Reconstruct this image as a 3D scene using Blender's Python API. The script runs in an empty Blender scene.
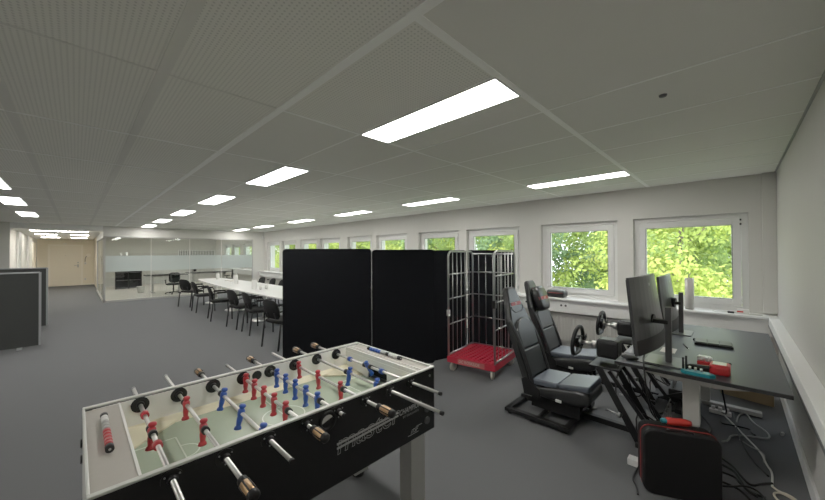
import bpy, bmesh, math, random
from mathutils import Vector, Matrix
random.seed(7)
PI = math.pi
COL = bpy.context.scene.collection
V = Vector

# ------------------------------------------------------------------ materials
MATS = {}
def mat(name, color, rough=0.6, metal=0.0, noise=0.0, nscale=40.0, bump=0.0, bscale=200.0, emit=None, estr=0.0, spec=0.5, alpha=None, coat=0.0):
    if name in MATS: return MATS[name]
    m = bpy.data.materials.new(name); m.use_nodes = True
    nt = m.node_tree; b = nt.nodes['Principled BSDF']
    c = (*color, 1.0)
    b.inputs['Base Color'].default_value = c
    b.inputs['Roughness'].default_value = rough
    b.inputs['Metallic'].default_value = metal
    b.inputs['Specular IOR Level'].default_value = spec
    b.inputs['Coat Weight'].default_value = coat
    tc = nt.nodes.new('ShaderNodeTexCoord')
    nz = nt.nodes.new('ShaderNodeTexNoise'); nz.inputs['Scale'].default_value = nscale; nz.inputs['Detail'].default_value = 4
    nt.links.new(tc.outputs['Object'], nz.inputs['Vector'])
    rp = nt.nodes.new('ShaderNodeMapRange'); rp.inputs['To Min'].default_value = 1 - noise; rp.inputs['To Max'].default_value = 1 + noise
    nt.links.new(nz.outputs['Fac'], rp.inputs['Value'])
    mx = nt.nodes.new('ShaderNodeVectorMath'); mx.operation = 'SCALE'; mx.inputs[0].default_value = color
    nt.links.new(rp.outputs['Result'], mx.inputs['Scale'])
    nt.links.new(mx.outputs['Vector'], b.inputs['Base Color'])
    if bump > 0:
        n2 = nt.nodes.new('ShaderNodeTexNoise'); n2.inputs['Scale'].default_value = bscale; n2.inputs['Detail'].default_value = 2
        nt.links.new(tc.outputs['Object'], n2.inputs['Vector'])
        bp = nt.nodes.new('ShaderNodeBump'); bp.inputs['Strength'].default_value = bump; bp.inputs['Distance'].default_value = 0.01
        nt.links.new(n2.outputs['Fac'], bp.inputs['Height']); nt.links.new(bp.outputs['Normal'], b.inputs['Normal'])
    if emit:
        b.inputs['Emission Color'].default_value = (*emit, 1); b.inputs['Emission Strength'].default_value = estr
    MATS[name] = m
    return m

def see_through(name, tint, refl=0.08, veil=0.0, veilcol=(0.8, 0.8, 0.8), rough=0.02):
    """thin sheet: transparent + reflection (+ diffuse / translucent veil)"""
    m = bpy.data.materials.new(name); m.use_nodes = True
    nt = m.node_tree; nt.nodes.clear()
    out = nt.nodes.new('ShaderNodeOutputMaterial')
    tr = nt.nodes.new('ShaderNodeBsdfTransparent'); tr.inputs['Color'].default_value = (*tint, 1)
    gl = nt.nodes.new('ShaderNodeBsdfGlossy'); gl.inputs['Roughness'].default_value = rough
    lw = nt.nodes.new('ShaderNodeLayerWeight'); lw.inputs['Blend'].default_value = 0.25
    mr = nt.nodes.new('ShaderNodeMapRange'); mr.inputs['To Min'].default_value = refl * 0.5; mr.inputs['To Max'].default_value = min(1, refl * 4)
    nt.links.new(lw.outputs['Facing'], mr.inputs['Value'])
    m1 = nt.nodes.new('ShaderNodeMixShader')
    nt.links.new(mr.outputs['Result'], m1.inputs['Fac']); nt.links.new(tr.outputs[0], m1.inputs[1]); nt.links.new(gl.outputs[0], m1.inputs[2])
    last = m1
    if veil > 0:
        d = nt.nodes.new('ShaderNodeBsdfDiffuse'); d.inputs['Color'].default_value = (*veilcol, 1)
        t = nt.nodes.new('ShaderNodeBsdfTranslucent'); t.inputs['Color'].default_value = (*veilcol, 1)
        m2 = nt.nodes.new('ShaderNodeMixShader'); m2.inputs['Fac'].default_value = 0.5
        nt.links.new(d.outputs[0], m2.inputs[1]); nt.links.new(t.outputs[0], m2.inputs[2])
        m3 = nt.nodes.new('ShaderNodeMixShader'); m3.inputs['Fac'].default_value = veil
        nt.links.new(m1.outputs[0], m3.inputs[1]); nt.links.new(m2.outputs[0], m3.inputs[2]); last = m3
    nt.links.new(last.outputs[0], out.inputs[0])
    MATS[name] = m
    return m

WALL = mat('wall_paint', (0.60, 0.59, 0.55), 0.75, noise=0.02, nscale=3, bump=0.05, bscale=120)
WALLR = mat('textured_wall_paint', (0.53, 0.52, 0.49), 0.7, noise=0.02, nscale=3, bump=0.15, bscale=160)
BEIGE = mat('beige_paint', (0.80, 0.73, 0.58), 0.6, noise=0.02, nscale=4)
BEIGE2 = mat('beige_trim', (0.88, 0.82, 0.70), 0.5, noise=0.02, nscale=4)
WHITE = mat('white_trim', (0.78, 0.78, 0.76), 0.4, noise=0.01)
WHITEGLOSS = mat('white_sill', (0.78, 0.78, 0.77), 0.3, noise=0.01)
PVC = mat('window_plastic', (0.72, 0.72, 0.70), 0.35, noise=0.01)
CARPET = mat('carpet', (0.108, 0.110, 0.114), 0.95, noise=0.28, nscale=260, bump=0.4, bscale=420, spec=0.15)
STONE = mat('pale_floor', (0.55, 0.51, 0.45), 0.35, noise=0.25, nscale=2.5)
RAIL = mat('ceiling_rail', (0.97, 0.97, 0.94), 0.5, noise=0.02)
RAILD = mat('ceiling_band', (0.70, 0.69, 0.64), 0.7, noise=0.02)
LIGHT = mat('light_diffuser', (0.9, 0.9, 0.9), 0.5, emit=(1.0, 0.975, 0.92), estr=20)
LIGHT2 = mat('corridor_light', (0.9, 0.9, 0.9), 0.5, emit=(1.0, 0.95, 0.84), estr=70)
LIGHT3 = mat('dim_corridor_light', (0.9, 0.9, 0.9), 0.5, emit=(1.0, 0.95, 0.84), estr=28)
LFRAME = mat('light_frame', (0.7, 0.7, 0.68), 0.5)
BLACKFAB = mat('black_felt', (0.0055, 0.006, 0.0075), 0.95, noise=0.2, nscale=300, bump=0.25, bscale=500, spec=0.1)
GREYFAB = mat('grey_felt', (0.040, 0.042, 0.041), 0.95, noise=0.2, nscale=200, bump=0.25, bscale=400, spec=0.1)
GREYTRIM = mat('grey_metal_edge', (0.30, 0.31, 0.32), 0.45, metal=0.3)
LEATHER = mat('black_vinyl', (0.0085, 0.009, 0.0095), 0.36, noise=0.1, nscale=30, bump=0.08, bscale=300, spec=0.6)
PAD = mat('grey_black_vinyl', (0.014, 0.017, 0.0175), 0.36, noise=0.1, nscale=30, bump=0.06, bscale=300, spec=0.6)
PADGLARE = mat('seat_vinyl_with_glare', (0.075, 0.088, 0.112), 0.33, noise=0.1, nscale=30, bump=0.05, bscale=200, spec=0.8)  # glossy black vinyl; pale blue window glare mixed into the base colour
BLACKMET = mat('black_powder_coat', (0.006, 0.006, 0.0065), 0.5, noise=0.05, spec=0.3)
CASEB = mat('black_case_fabric', (0.0035, 0.0035, 0.004), 0.7, noise=0.1, nscale=200, spec=0.3)
BLACKPL = mat('black_plastic', (0.0075, 0.0075, 0.008), 0.5, noise=0.05, spec=0.35)
DARKPL = mat('dark_grey_plastic', (0.055, 0.056, 0.058), 0.40, noise=0.05)
MONBACK = mat('monitor_back', (0.026, 0.027, 0.029), 0.34, noise=0.08, nscale=8, spec=0.5)
DESKTOP = mat('black_desk_top', (0.030, 0.034, 0.041), 0.42, noise=0.08, nscale=60, spec=0.5)  # black top; bluish lift in the colour stands for reflected sky
DESKEDGE = mat('black_desk_edge', (0.012, 0.012, 0.013), 0.4)
GREYLEG = mat('warm_grey_metal', (0.46, 0.45, 0.42), 0.45, noise=0.02)
CHROME = mat('chrome', (0.70, 0.69, 0.66), 0.34, metal=1.0)
STEEL = mat('galvanised_steel', (0.42, 0.43, 0.42), 0.3, metal=0.9, noise=0.1)
SILVER = mat('silver_paint', (0.40, 0.40, 0.38), 0.45, metal=0.2, noise=0.02)
RED = mat('red_plastic', (0.50, 0.018, 0.022), 0.4, noise=0.05)
REDDECK = mat('red_dolly_plastic', (0.42, 0.012, 0.03), 0.4, noise=0.06)
BLUE = mat('blue_plastic', (0.012, 0.075, 0.42), 0.4, noise=0.05)
REDMAN = mat('red_player_plastic', (0.48, 0.02, 0.03), 0.4, noise=0.05)
FIELD = mat('green_field', (0.40, 0.48, 0.35), 0.25, noise=0.06, nscale=5)
FIELDLINE = mat('field_marking', (0.60, 0.67, 0.54), 0.4)
CREAM = mat('cream_laminate', (0.80, 0.74, 0.52), 0.5, noise=0.02)
INNERW = mat('cabinet_inner_white', (0.88, 0.88, 0.84), 0.45, noise=0.02)
RAILTOP = mat('aluminium_edge', (0.66, 0.67, 0.62), 0.35, noise=0.02)
SHELFGREY = mat('taupe_laminate', (0.44, 0.41, 0.36), 0.5, noise=0.04)
CABBLACK = mat('black_laminate', (0.004, 0.004, 0.0045), 0.4, noise=0.05, spec=0.35)
GRIP = mat('copper_grip', (0.55, 0.33, 0.16), 0.3, metal=0.6)
LOGO = mat('silver_print', (0.42, 0.42, 0.42), 0.5)
LOGOD = mat('grey_print', (0.20, 0.20, 0.20), 0.5)
TABLEW = mat('white_laminate', (0.74, 0.74, 0.72), 0.3, noise=0.01)
CHAIRB = mat('black_chair_fabric', (0.006, 0.006, 0.0065), 0.8, noise=0.1, spec=0.2)
CERAMIC = mat('white_ceramic', (0.75, 0.74, 0.72), 0.3)
PAPER = mat('off_white_paper', (0.62, 0.59, 0.55), 0.8, noise=0.03, nscale=20)
CARD = mat('cardboard', (0.33, 0.24, 0.14), 0.8, noise=0.06)
TEAL = mat('teal_plastic', (0.01, 0.22, 0.27), 0.35)
CLEARP = mat('crumpled_film', (0.40, 0.42, 0.45), 0.2, noise=0.3, nscale=30, bump=0.6, bscale=40)
WHITECAB = mat('white_cable', (0.60, 0.60, 0.56), 0.45)
REDSTITCH = mat('red_piping', (0.35, 0.02, 0.02), 0.5)
REDPOUCH = mat('bright_red_plastic', (0.62, 0.03, 0.02), 0.4)
LEAF = []
for i, c in enumerate([(0.34, 0.44, 0.095), (0.24, 0.34, 0.10), (0.45, 0.53, 0.12), (0.15, 0.24, 0.11)]):
    m = bpy.data.materials.new('leaf_green'); m.use_nodes = True; nt = m.node_tree; nt.nodes.clear()
    out = nt.nodes.new('ShaderNodeOutputMaterial'); d = nt.nodes.new('ShaderNodeBsdfDiffuse'); t = nt.nodes.new('ShaderNodeBsdfTranslucent')
    tc = nt.nodes.new('ShaderNodeTexCoord'); nz = nt.nodes.new('ShaderNodeTexNoise'); nz.inputs['Scale'].default_value = 1.1; nz.inputs['Detail'].default_value = 3
    rp = nt.nodes.new('ShaderNodeMapRange'); rp.inputs['From Min'].default_value = 0.3; rp.inputs['From Max'].default_value = 0.7; rp.inputs['To Min'].default_value = 0.65; rp.inputs['To Max'].default_value = 1.25
    sc = nt.nodes.new('ShaderNodeVectorMath'); sc.operation = 'SCALE'; sc.inputs[0].default_value = c
    nt.links.new(tc.outputs['Object'], nz.inputs['Vector']); nt.links.new(nz.outputs['Fac'], rp.inputs['Value']); nt.links.new(rp.outputs['Result'], sc.inputs['Scale'])
    nt.links.new(sc.outputs['Vector'], d.inputs['Color']); nt.links.new(sc.outputs['Vector'], t.inputs['Color'])
    mx = nt.nodes.new('ShaderNodeMixShader'); mx.inputs['Fac'].default_value = 0.45
    nt.links.new(d.outputs[0], mx.inputs[1]); nt.links.new(t.outputs[0], mx.inputs[2]); nt.links.new(mx.outputs[0], out.inputs[0])
    LEAF.append(m)
BARK = mat('bark', (0.10, 0.075, 0.055), 0.9, noise=0.3, nscale=20)
GRASS = mat('lawn', (0.14, 0.22, 0.05), 0.9, noise=0.3, nscale=4)
FACADE = mat('pale_blue_render', (0.52, 0.58, 0.66), 0.8, noise=0.03)
FACWIN = mat('far_window_glass', (0.10, 0.12, 0.15), 0.2)
GLASS = see_through('window_glass', (0.97, 0.98, 0.97), 0.05)
PGLASS = see_through('partition_glass', (0.89, 0.915, 0.905), 0.12)
FROST = see_through('frosted_film', (0.90, 0.94, 0.94), 0.03, veil=0.80, veilcol=(0.66, 0.71, 0.70), rough=0.3)

def ceiling_material(name, base, holes):
    m = bpy.data.materials.new(name); m.use_nodes = True
    nt = m.node_tree; b = nt.nodes['Principled BSDF']; b.inputs['Roughness'].default_value = 0.85; b.inputs['Specular IOR Level'].default_value = 0.2
    tc = nt.nodes.new('ShaderNodeTexCoord')
    nz = nt.nodes.new('ShaderNodeTexNoise'); nz.inputs['Scale'].default_value = 350; nz.inputs['Detail'].default_value = 3
    nt.links.new(tc.outputs['Object'], nz.inputs['Vector'])
    rp = nt.nodes.new('ShaderNodeMapRange'); rp.inputs['To Min'].default_value = 0.93; rp.inputs['To Max'].default_value = 1.07
    nt.links.new(nz.outputs['Fac'], rp.inputs['Value'])
    fac = rp.outputs['Result']
    if holes:
        fr = nt.nodes.new('ShaderNodeVectorMath'); fr.operation = 'SCALE'; fr.inputs['Scale'].default_value = 1 / 0.0204
        nt.links.new(tc.outputs['Object'], fr.inputs[0])
        f2 = nt.nodes.new('ShaderNodeVectorMath'); f2.operation = 'FRACTION'; nt.links.new(fr.outputs['Vector'], f2.inputs[0])
        sep = nt.nodes.new('ShaderNodeSeparateXYZ'); nt.links.new(f2.outputs['Vector'], sep.inputs[0])
        cmb = nt.nodes.new('ShaderNodeCombineXYZ'); nt.links.new(sep.outputs['X'], cmb.inputs['X']); nt.links.new(sep.outputs['Y'], cmb.inputs['Y'])
        ds = nt.nodes.new('ShaderNodeVectorMath'); ds.operation = 'DISTANCE'; ds.inputs[1].default_value = (0.5, 0.5, 0)
        nt.links.new(cmb.outputs[0], ds.inputs[0])
        mr = nt.nodes.new('ShaderNodeMapRange'); mr.inputs['From Min'].default_value = 0.16; mr.inputs['From Max'].default_value = 0.28; mr.inputs['To Min'].default_value = 0.72; mr.inputs['To Max'].default_value = 1.0
        nt.links.new(ds.outputs['Value'], mr.inputs['Value'])
        mu = nt.nodes.new('ShaderNodeMath'); mu.operation = 'MULTIPLY'
        nt.links.new(mr.outputs['Result'], mu.inputs[0]); nt.links.new(fac, mu.inputs[1]); fac = mu.outputs[0]
    sc = nt.nodes.new('ShaderNodeVectorMath'); sc.operation = 'SCALE'; sc.inputs[0].default_value = base
    nt.links.new(fac, sc.inputs['Scale']); nt.links.new(sc.outputs['Vector'], b.inputs['Base Color'])
    return m
CEIL = ceiling_material('ceiling_panel', (0.76, 0.75, 0.70), False)
CEILP = ceiling_material('perforated_ceiling_panel', (0.82, 0.81, 0.75), True)

# ------------------------------------------------------------------ mesh builder
class MB:
    def __init__(s): s.v = []; s.f = []; s.m = []; s.s = []
    def add(s, vs, fs, mi=0, smooth=False, M=None):
        n = len(s.v)
        for p in vs:
            p = V(p); s.v.append(tuple(M @ p) if M is not None else tuple(p))
        for f in fs:
            s.f.append([n + i for i in f]); s.m.append(mi); s.s.append(smooth)
        return s
    def box(s, x0, x1, y0, y1, z0, z1, mi=0, M=None):
        vs = [(x, y, z) for x in (x0, x1) for y in (y0, y1) for z in (z0, z1)]
        return s.add(vs, [(0, 1, 3, 2), (4, 6, 7, 5), (0, 4, 5, 1), (2, 3, 7, 6), (0, 2, 6, 4), (1, 5, 7, 3)], mi, False, M)
    def beam(s, p0, p1, w, h, up=(0, 0, 1), mi=0):
        """rectangular bar from p0 to p1: w across, h along 'up'"""
        p0, p1 = V(p0), V(p1); d = (p1 - p0).normalized(); up = V(up)
        a = d.cross(up)
        if a.length < 1e-4: a = d.cross(V((1, 0, 0)))
        a.normalize(); b = a.cross(d).normalized()
        vs = [p + a * (i * w / 2) + b * (j * h / 2) for p in (p0, p1) for i in (-1, 1) for j in (-1, 1)]
        return s.add(vs, [(0, 1, 3, 2), (4, 6, 7, 5), (0, 4, 5, 1), (2, 3, 7, 6), (0, 2, 6, 4), (1, 5, 7, 3)], mi)
    def cyl(s, p0, p1, r, r2=None, n=16, mi=0, caps=True):
        p0, p1 = V(p0), V(p1); r2 = r if r2 is None else r2
        d = (p1 - p0).normalized(); a = d.orthogonal().normalized(); b = d.cross(a)
        vs = []
        for p, rr in ((p0, r), (p1, r2)):
            vs += [p + (a * math.cos(2 * PI * i / n) + b * math.sin(2 * PI * i / n)) * rr for i in range(n)]
        s.add(vs, [(i, (i + 1) % n, n + (i + 1) % n, n + i) for i in range(n)], mi, True)
        if caps:
            s.add(vs[:n], [tuple(reversed(range(n)))], mi); s.add(vs[n:], [tuple(range(n))], mi)
        return s
    def tube(s, pts, r, n=8, mi=0, closed=False, smoothpath=0):
        pts = [V(p) for p in pts]
        for _ in range(smoothpath):
            q = [pts[0]] if not closed else []
            k = len(pts)
            for i in range(k if closed else k - 1):
                a, b = pts[i], pts[(i + 1) % k]
                q += [a * .75 + b * .25, a * .25 + b * .75]
            if not closed: q.append(pts[-1])
            pts = q
        k = len(pts); rings = []
        prev = None
        for i in range(k):
            d = (pts[(i + 1) % k] - pts[i - 1]) if (closed or 0 < i < k - 1) else (pts[1] - pts[0] if i == 0 else pts[-1] - pts[-2])
            if d.length < 1e-9: d = V((0, 0, 1))
            d.normalize()
            a = d.orthogonal().normalized() if prev is None else (prev - d * prev.dot(d))
            if a.length < 1e-6: a = d.orthogonal()
            a.normalize(); prev = a; b = d.cross(a)
            rings.append([pts[i] + (a * math.cos(2 * PI * j / n) + b * math.sin(2 * PI * j / n)) * r for j in range(n)])
        vs = [p for rg in rings for p in rg]; fs = []
        for i in range(k if closed else k - 1):
            i2 = (i + 1) % k
            fs += [(i * n + j, i * n + (j + 1) % n, i2 * n + (j + 1) % n, i2 * n + j) for j in range(n)]
        s.add(vs, fs, mi, True)
        if not closed:
            s.add(rings[0], [tuple(reversed(range(n)))], mi); s.add(rings[-1], [tuple(range(n))], mi)
        return s
    def lathe(s, prof, c=(0, 0, 0), axis=(0, 0, 1), n=20, mi=0):
        c = V(c); d = V(axis).normalized(); a = d.orthogonal().normalized(); b = d.cross(a); k = len(prof)
        vs = [c + d * h + (a * math.cos(2 * PI * j / n) + b * math.sin(2 * PI * j / n)) * max(r, 1e-5) for r, h in prof for j in range(n)]
        fs = [(i * n + j, i * n + (j + 1) % n, (i + 1) * n + (j + 1) % n, (i + 1) * n + j) for i in range(k - 1) for j in range(n)]
        return s.add(vs, fs, mi, True)
    def ball(s, c, r, n=12, mi=0, M=None):
        c = V(c); r = V(r) if not isinstance(r, (int, float)) else V((r, r, r))
        vs = []; h = n // 2
        for i in range(h + 1):
            t = PI * i / h
            for j in range(n):
                p = 2 * PI * j / n
                vs.append(c + V((r.x * math.sin(t) * math.cos(p), r.y * math.sin(t) * math.sin(p), r.z * math.cos(t))))
        fs = [(i * n + j, (i + 1) * n + j, (i + 1) * n + (j + 1) % n, i * n + (j + 1) % n) for i in range(h) for j in range(n)]
        return s.add(vs, fs, mi, True, M)
    def prism(s, poly, e0, e1, frame=None, mi=0, smooth=False):
        """poly = [(a,b)] in the plane given by frame=(origin, A, B, N); extruded along N from e0 to e1"""
        O, A, B, N = frame or (V((0, 0, 0)), V((1, 0, 0)), V((0, 1, 0)), V((0, 0, 1)))
        k = len(poly)
        vs = [V(O) + V(A) * a + V(B) * b + V(N) * e for e in (e0, e1) for a, b in poly]
        s.add(vs[:k], [tuple(reversed(range(k)))], mi); s.add(vs[k:], [tuple(range(k))], mi)
        return s.add(vs, [(i, (i + 1) % k, k + (i + 1) % k, k + i) for i in range(k)], mi, smooth)
    def loft(s, rings, mi=0, smooth=True, caps=True):
        n = len(rings[0]); vs = [p for r in rings for p in r]
        s.add(vs, [(i * n + j, i * n + (j + 1) % n, (i + 1) * n + (j + 1) % n, (i + 1) * n + j) for i in range(len(rings) - 1) for j in range(n)], mi, smooth)
        if caps:
            s.add(rings[0], [tuple(reversed(range(n)))], mi, smooth); s.add(rings[-1], [tuple(range(n))], mi, smooth)
        return s
    def build(s, name, mats, parent=None, bevel=0, seg=2, subsurf=0):
        me = bpy.data.meshes.new(name); me.from_pydata(s.v, [], s.f)
        for m in (mats if isinstance(mats, (list, tuple)) else [mats]): me.materials.append(m)
        me.polygons.foreach_set('material_index', s.m); me.polygons.foreach_set('use_smooth', s.s)
        bm = bmesh.new(); bm.from_mesh(me)
        bmesh.ops.remove_doubles(bm, verts=bm.verts, dist=1e-6) if len(bm.verts) < 20000 else None
        bmesh.ops.recalc_face_normals(bm, faces=bm.faces) if len(bm.faces) < 20000 else None
        bm.to_mesh(me); bm.free(); me.update()
        o = bpy.data.objects.new(name, me); COL.objects.link(o)
        if bevel:
            b = o.modifiers.new('Bevel', 'BEVEL'); b.width = bevel; b.segments = seg; b.limit_method = 'ANGLE'; b.angle_limit = math.radians(50)
        if subsurf:
            u = o.modifiers.new('Subdivision', 'SUBSURF'); u.levels = subsurf; u.render_levels = subsurf
        if parent is not None: put(o, parent)
        return o

def wmat(o):
    m = o.matrix_basis.copy()
    return wmat(o.parent) @ o.matrix_parent_inverse @ m if o.parent else m
def put(o, parent):
    W = wmat(o); o.parent = parent; o.matrix_parent_inverse = wmat(parent).inverted()
    return o
def tag(o, label, cat, group=None, kind=None):
    o['label'] = label; o['category'] = cat
    if group: o['group'] = group
    if kind: o['kind'] = kind
    return o
def thing(name, label, cat, loc=(0, 0, 0), group=None, rz=0):
    o = bpy.data.objects.new(name, None); o.empty_display_size = 0.1; COL.objects.link(o); o.location = loc; o.rotation_euler = (0, 0, rz)
    return tag(o, label, cat, group)
def struct(name, mb, m, bevel=0, parent=None):
    o = mb.build(name, m, parent, bevel=bevel)
    if parent is None: o['kind'] = 'structure'
    return o
def dup(root, loc=None, rz=None, label=None, group=None):
    def cp(o, par):
        c = o.copy(); COL.objects.link(c)
        if par is not None: c.parent = par
        for ch in list(o.children): cp(ch, c)
        return c
    r = cp(root, None)
    if loc is not None: r.location = loc
    if rz is not None: r.rotation_euler = (0, 0, rz)
    if label: r['label'] = label
    if group: r['group'] = group
    return r
def rrect(w, h, r, n=5, cx=0, cy=0):
    """rounded rectangle, counter-clockwise"""
    out = []
    for qx, qy, a0 in ((1, 1, 0), (-1, 1, PI / 2), (-1, -1, PI), (1, -1, 3 * PI / 2)):
        for i in range(n + 1):
            a = a0 + PI / 2 * i / n
            out.append((cx + qx * (w / 2 - r) + r * math.cos(a), cy + qy * (h / 2 - r) + r * math.sin(a)))
    return out
def text_obj(name, body, size, M, m, parent, extrude=0.0006, shear=0.0, outline=0, spacing=1.0, sx=1.0):
    cu = bpy.data.curves.new(name, 'FONT'); cu.body = body; cu.size = size; cu.extrude = extrude; cu.shear = shear; cu.space_character = spacing
    cu.resolution_u = 3
    if outline: cu.fill_mode = 'NONE'; cu.bevel_depth = outline; cu.bevel_resolution = 0; cu.extrude = 0
    t = bpy.data.objects.new(name, cu); COL.objects.link(t)
    bpy.context.view_layer.update()
    me = bpy.data.meshes.new_from_object(t.evaluated_get(bpy.context.evaluated_depsgraph_get()))
    bpy.data.objects.remove(t); me.transform(M @ Matrix.Diagonal((sx, 1, 1, 1)))
    me.materials.clear(); me.materials.append(m)
    o = bpy.data.objects.new(name, me); COL.objects.link(o)
    if parent is not None: put(o, parent)
    return o
def frameM(o, x, y):
    x = V(x).normalized(); y = V(y).normalized(); z = x.cross(y)
    return Matrix(((x.x, y.x, z.x, o[0]), (x.y, y.y, z.y, o[1]), (x.z, y.z, z.z, o[2]), (0, 0, 0, 1)))

# ------------------------------------------------------------------ room constants
XR, YW, HC = 0.352, 5.807, 2.534
XG = -14.85                       # glass meeting room front
XE = -24.35                       # far end wall
YL = -4.2                         # unseen long side
XB = 0.337

# ---- floor
fl = MB(); fl.box(XE - .2, XR + .2, YL, YW + .1, -0.1, 0)
struct('floor', fl, CARPET)
f2 = MB(); f2.box(-22.0, XG, 0.68, YW, -0.001, 0.006); struct('floor_glass_room', f2, STONE)

# ---- ceiling with panel zones
def slab(x0, x1, y0, y1, z=HC, t=0.06): return MB().box(x0, x1, y0, y1, z, z + t)
ce = MB()
ce.box(XE - .2, XR + .2, YL, 0.926, HC, HC + .08, 1)
ce.box(-2.1, -0.89, 0.926, 1.56, HC, HC + .08, 1)
ce.box(XE - .2, -2.1, 0.926, YW + .3, HC, HC + .08, 0)
ce.box(-2.1, -0.89, 1.56, YW + .3, HC, HC + .08, 0)
ce.box(-0.89, XR + .2, 0.926, YW + .3, HC, HC + .08, 0)
struct('ceiling', ce, [CEIL, CEILP])
tr = MB()
XJ = [-0.89, -2.1] + [-3.36 - 1.235 * i for i in range(9)]
for i, x in enumerate(XJ):
    w = 0.020 if i == 0 else 0.011
    tr.box(x - w, x + w, -1.0 if i > 1 else 0.9, YW, HC - .004, HC, 0)
for k in range(8):
    y = 1.56 + .615 * k
    w = .007
    tr.box(XG, -0.89, y - w, y + w, HC - .003, HC, 0)
    if k: tr.box(-0.89, XR, y - w * .8, y + w * .8, HC - .003, HC, 0)
tr.box(XG, XR, 0.926 - .022, 0.926 + .022, HC - .005, HC, 0)
struct('trim_1', tr, RAIL)
tr = MB()
for y in (0.31, -0.30, -0.95):
    tr.box(XG, XR, y - .024, y + .024, HC - .004, HC)
for i, x in enumerate(XJ[1:]):
    tr.box(x - .007, x + .007, YL, 0.9, HC - .003, HC)
struct('trim_2', tr, RAILD)
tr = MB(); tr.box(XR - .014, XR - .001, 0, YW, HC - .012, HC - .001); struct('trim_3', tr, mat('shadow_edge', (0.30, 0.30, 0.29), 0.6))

# ---- walls
w = MB(); w.box(XR, XR + .15, YL, YW + .3, 0, HC); struct('wall_right', w, WALLR)
w = MB(); w.box(XE, XR + .2, YL - .15, YL, 0, HC); struct('wall_left', w, WALL)
w = MB(); w.box(XE - .15, XE, YL, YW, 0, HC); struct('wall_end', w, BEIGE)
# window wall with openings
WZ0, WZ1 = 0.80, 2.08
OPEN = []
for k in range(8):
    for l, r in ((-1.084, 0.119), (-2.48, -1.29)):
        OPEN.append((l - 3.0 * k, r - 3.0 * k))
OPEN = [(l, r) for l, r in OPEN if l > -22.0 and not (l < -14.95 < r)]
edges = sorted(OPEN)
w = MB()
w.box(XE, XR + .15, YW, YW + .32, 0, WZ0); w.box(XE, XR + .15, YW, YW + .32, WZ1, HC + .08)
x = XE
for l, r in edges:
    w.box(x, l, YW, YW + .32, WZ0, WZ1); x = r
w.box(x, XR + .15, YW, YW + .32, WZ0, WZ1)
struct('wall_window_side', w, WALL)
w = MB(); w.box(0.235, XR - .001, YW - .06, YW - .001, 0.86, HC - .001); struct('trim_4', w, WALL, bevel=.004)

# windows
def make_window(n, l, r):
    yf = YW + .085
    o = MB(); t = .06
    o.box(l, l + t, yf, yf + .07, WZ0, WZ1); o.box(r - t, r, yf, yf + .07, WZ0, WZ1)
    o.box(l + t, r - t, yf, yf + .07, WZ1 - t, WZ1); o.box(l + t, r - t, yf, yf + .07, WZ0, WZ0 + .10)
    root = struct('window_%d' % n, o, PVC, bevel=.005)
    s = MB(); a, b, z0, z1 = l + t + .004, r - t - .004, WZ0 + .105, WZ1 - t - .004; q = .085
    ys = yf - .02
    s.box(a, a + q, ys, ys + .06, z0, z1); s.box(b - q, b, ys, ys + .06, z0, z1)
    s.box(a + q, b - q, ys, ys + .06, z1 - q, z1); s.box(a + q, b - q, ys, ys + .06, z0, z0 + q)
    s.build('window_sash', PVC, root, bevel=.008)
    p = MB(); p.box(a + q - .005, b - q + .005, ys + .025, ys + .032, z0 + q - .005, z1 - q + .005); p.build('window_pane', GLASS, root)
    g = MB()
    for (x0, x1, zz0, zz1) in ((a + q - .006, a + q, z0 + q, z1 - q), (b - q, b - q + .006, z0 + q, z1 - q), (a + q, b - q, z0 + q - .006, z0 + q), (a + q, b - q, z1 - q, z1 - q + .006)):
        g.box(x0, x1, ys - .002, ys + .004, zz0, zz1)
    g.build('window_gasket', DARKPL, root)
    h = MB(); hx = a + q * .5 if n != 2 else b - q * .5
    h.box(hx - .013, hx + .013, ys - .012, ys, 1.40, 1.47); h.cyl((hx, ys - .012, 1.435), (hx, ys - .045, 1.435), .009)
    h.box(hx - .010, hx + .010, ys - .055, ys - .038, 1.33, 1.445); h.build('window_handle', WHITE, root, bevel=.003)
    e = MB(); hx = b - .012 if n != 2 else a + .012
    for z in (z0 + .09, z1 - .05): e.cyl((hx + .012, ys + .005, z - .035), (hx + .012, ys + .005, z + .035), .010)
    e.build('window_hinge', WHITE if n != 1 else PVC, root)
    if n == 1:
        e = MB()
        for z in (z1 - .02, z1 - .075): e.cyl((b - .004, ys - .006, z - .012), (b - .004, ys - .006, z + .012), .009)
        e.build('hinge_cap', BLACKPL, root)
    return root
for i, (l, r) in enumerate(sorted(OPEN, reverse=True)): make_window(i + 1, l, r)

# sill board, service trunking below it
w = MB(); w.box(-22.0, XR - .002, 5.565, YW + .09, 0.800, 0.838); struct('trim_5', w, WHITEGLOSS, bevel=.010)
w = MB(); w.box(-22.0, XR - .002, 5.60, YW, 0.61, 0.799); struct('trim_6', w, WHITE, bevel=.004)
w = MB(); w.box(-22.0, XR - .002, 5.76, YW - .001, 0.02, 0.624); struct('trim_7', w, WALL)
w = MB(); w.box(0.268, XR - .001, 0.0, 5.598, 0.722, 0.832); w.box(0.288, XR - .001, 0.0, 5.598, 0.704, 0.722)
struct('trim_8', w, WHITE, bevel=.004)
w = MB(); w.box(0.2645, 0.2675, 0.0, 5.59, 0.725, 0.747); struct('trim_9', w, DARKPL)
w = MB(); w.box(XR - .018, XR - .001, 0.0, 5.75, 0, 0.11); struct('baseboard_right', w, WHITE, bevel=.003)

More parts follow.
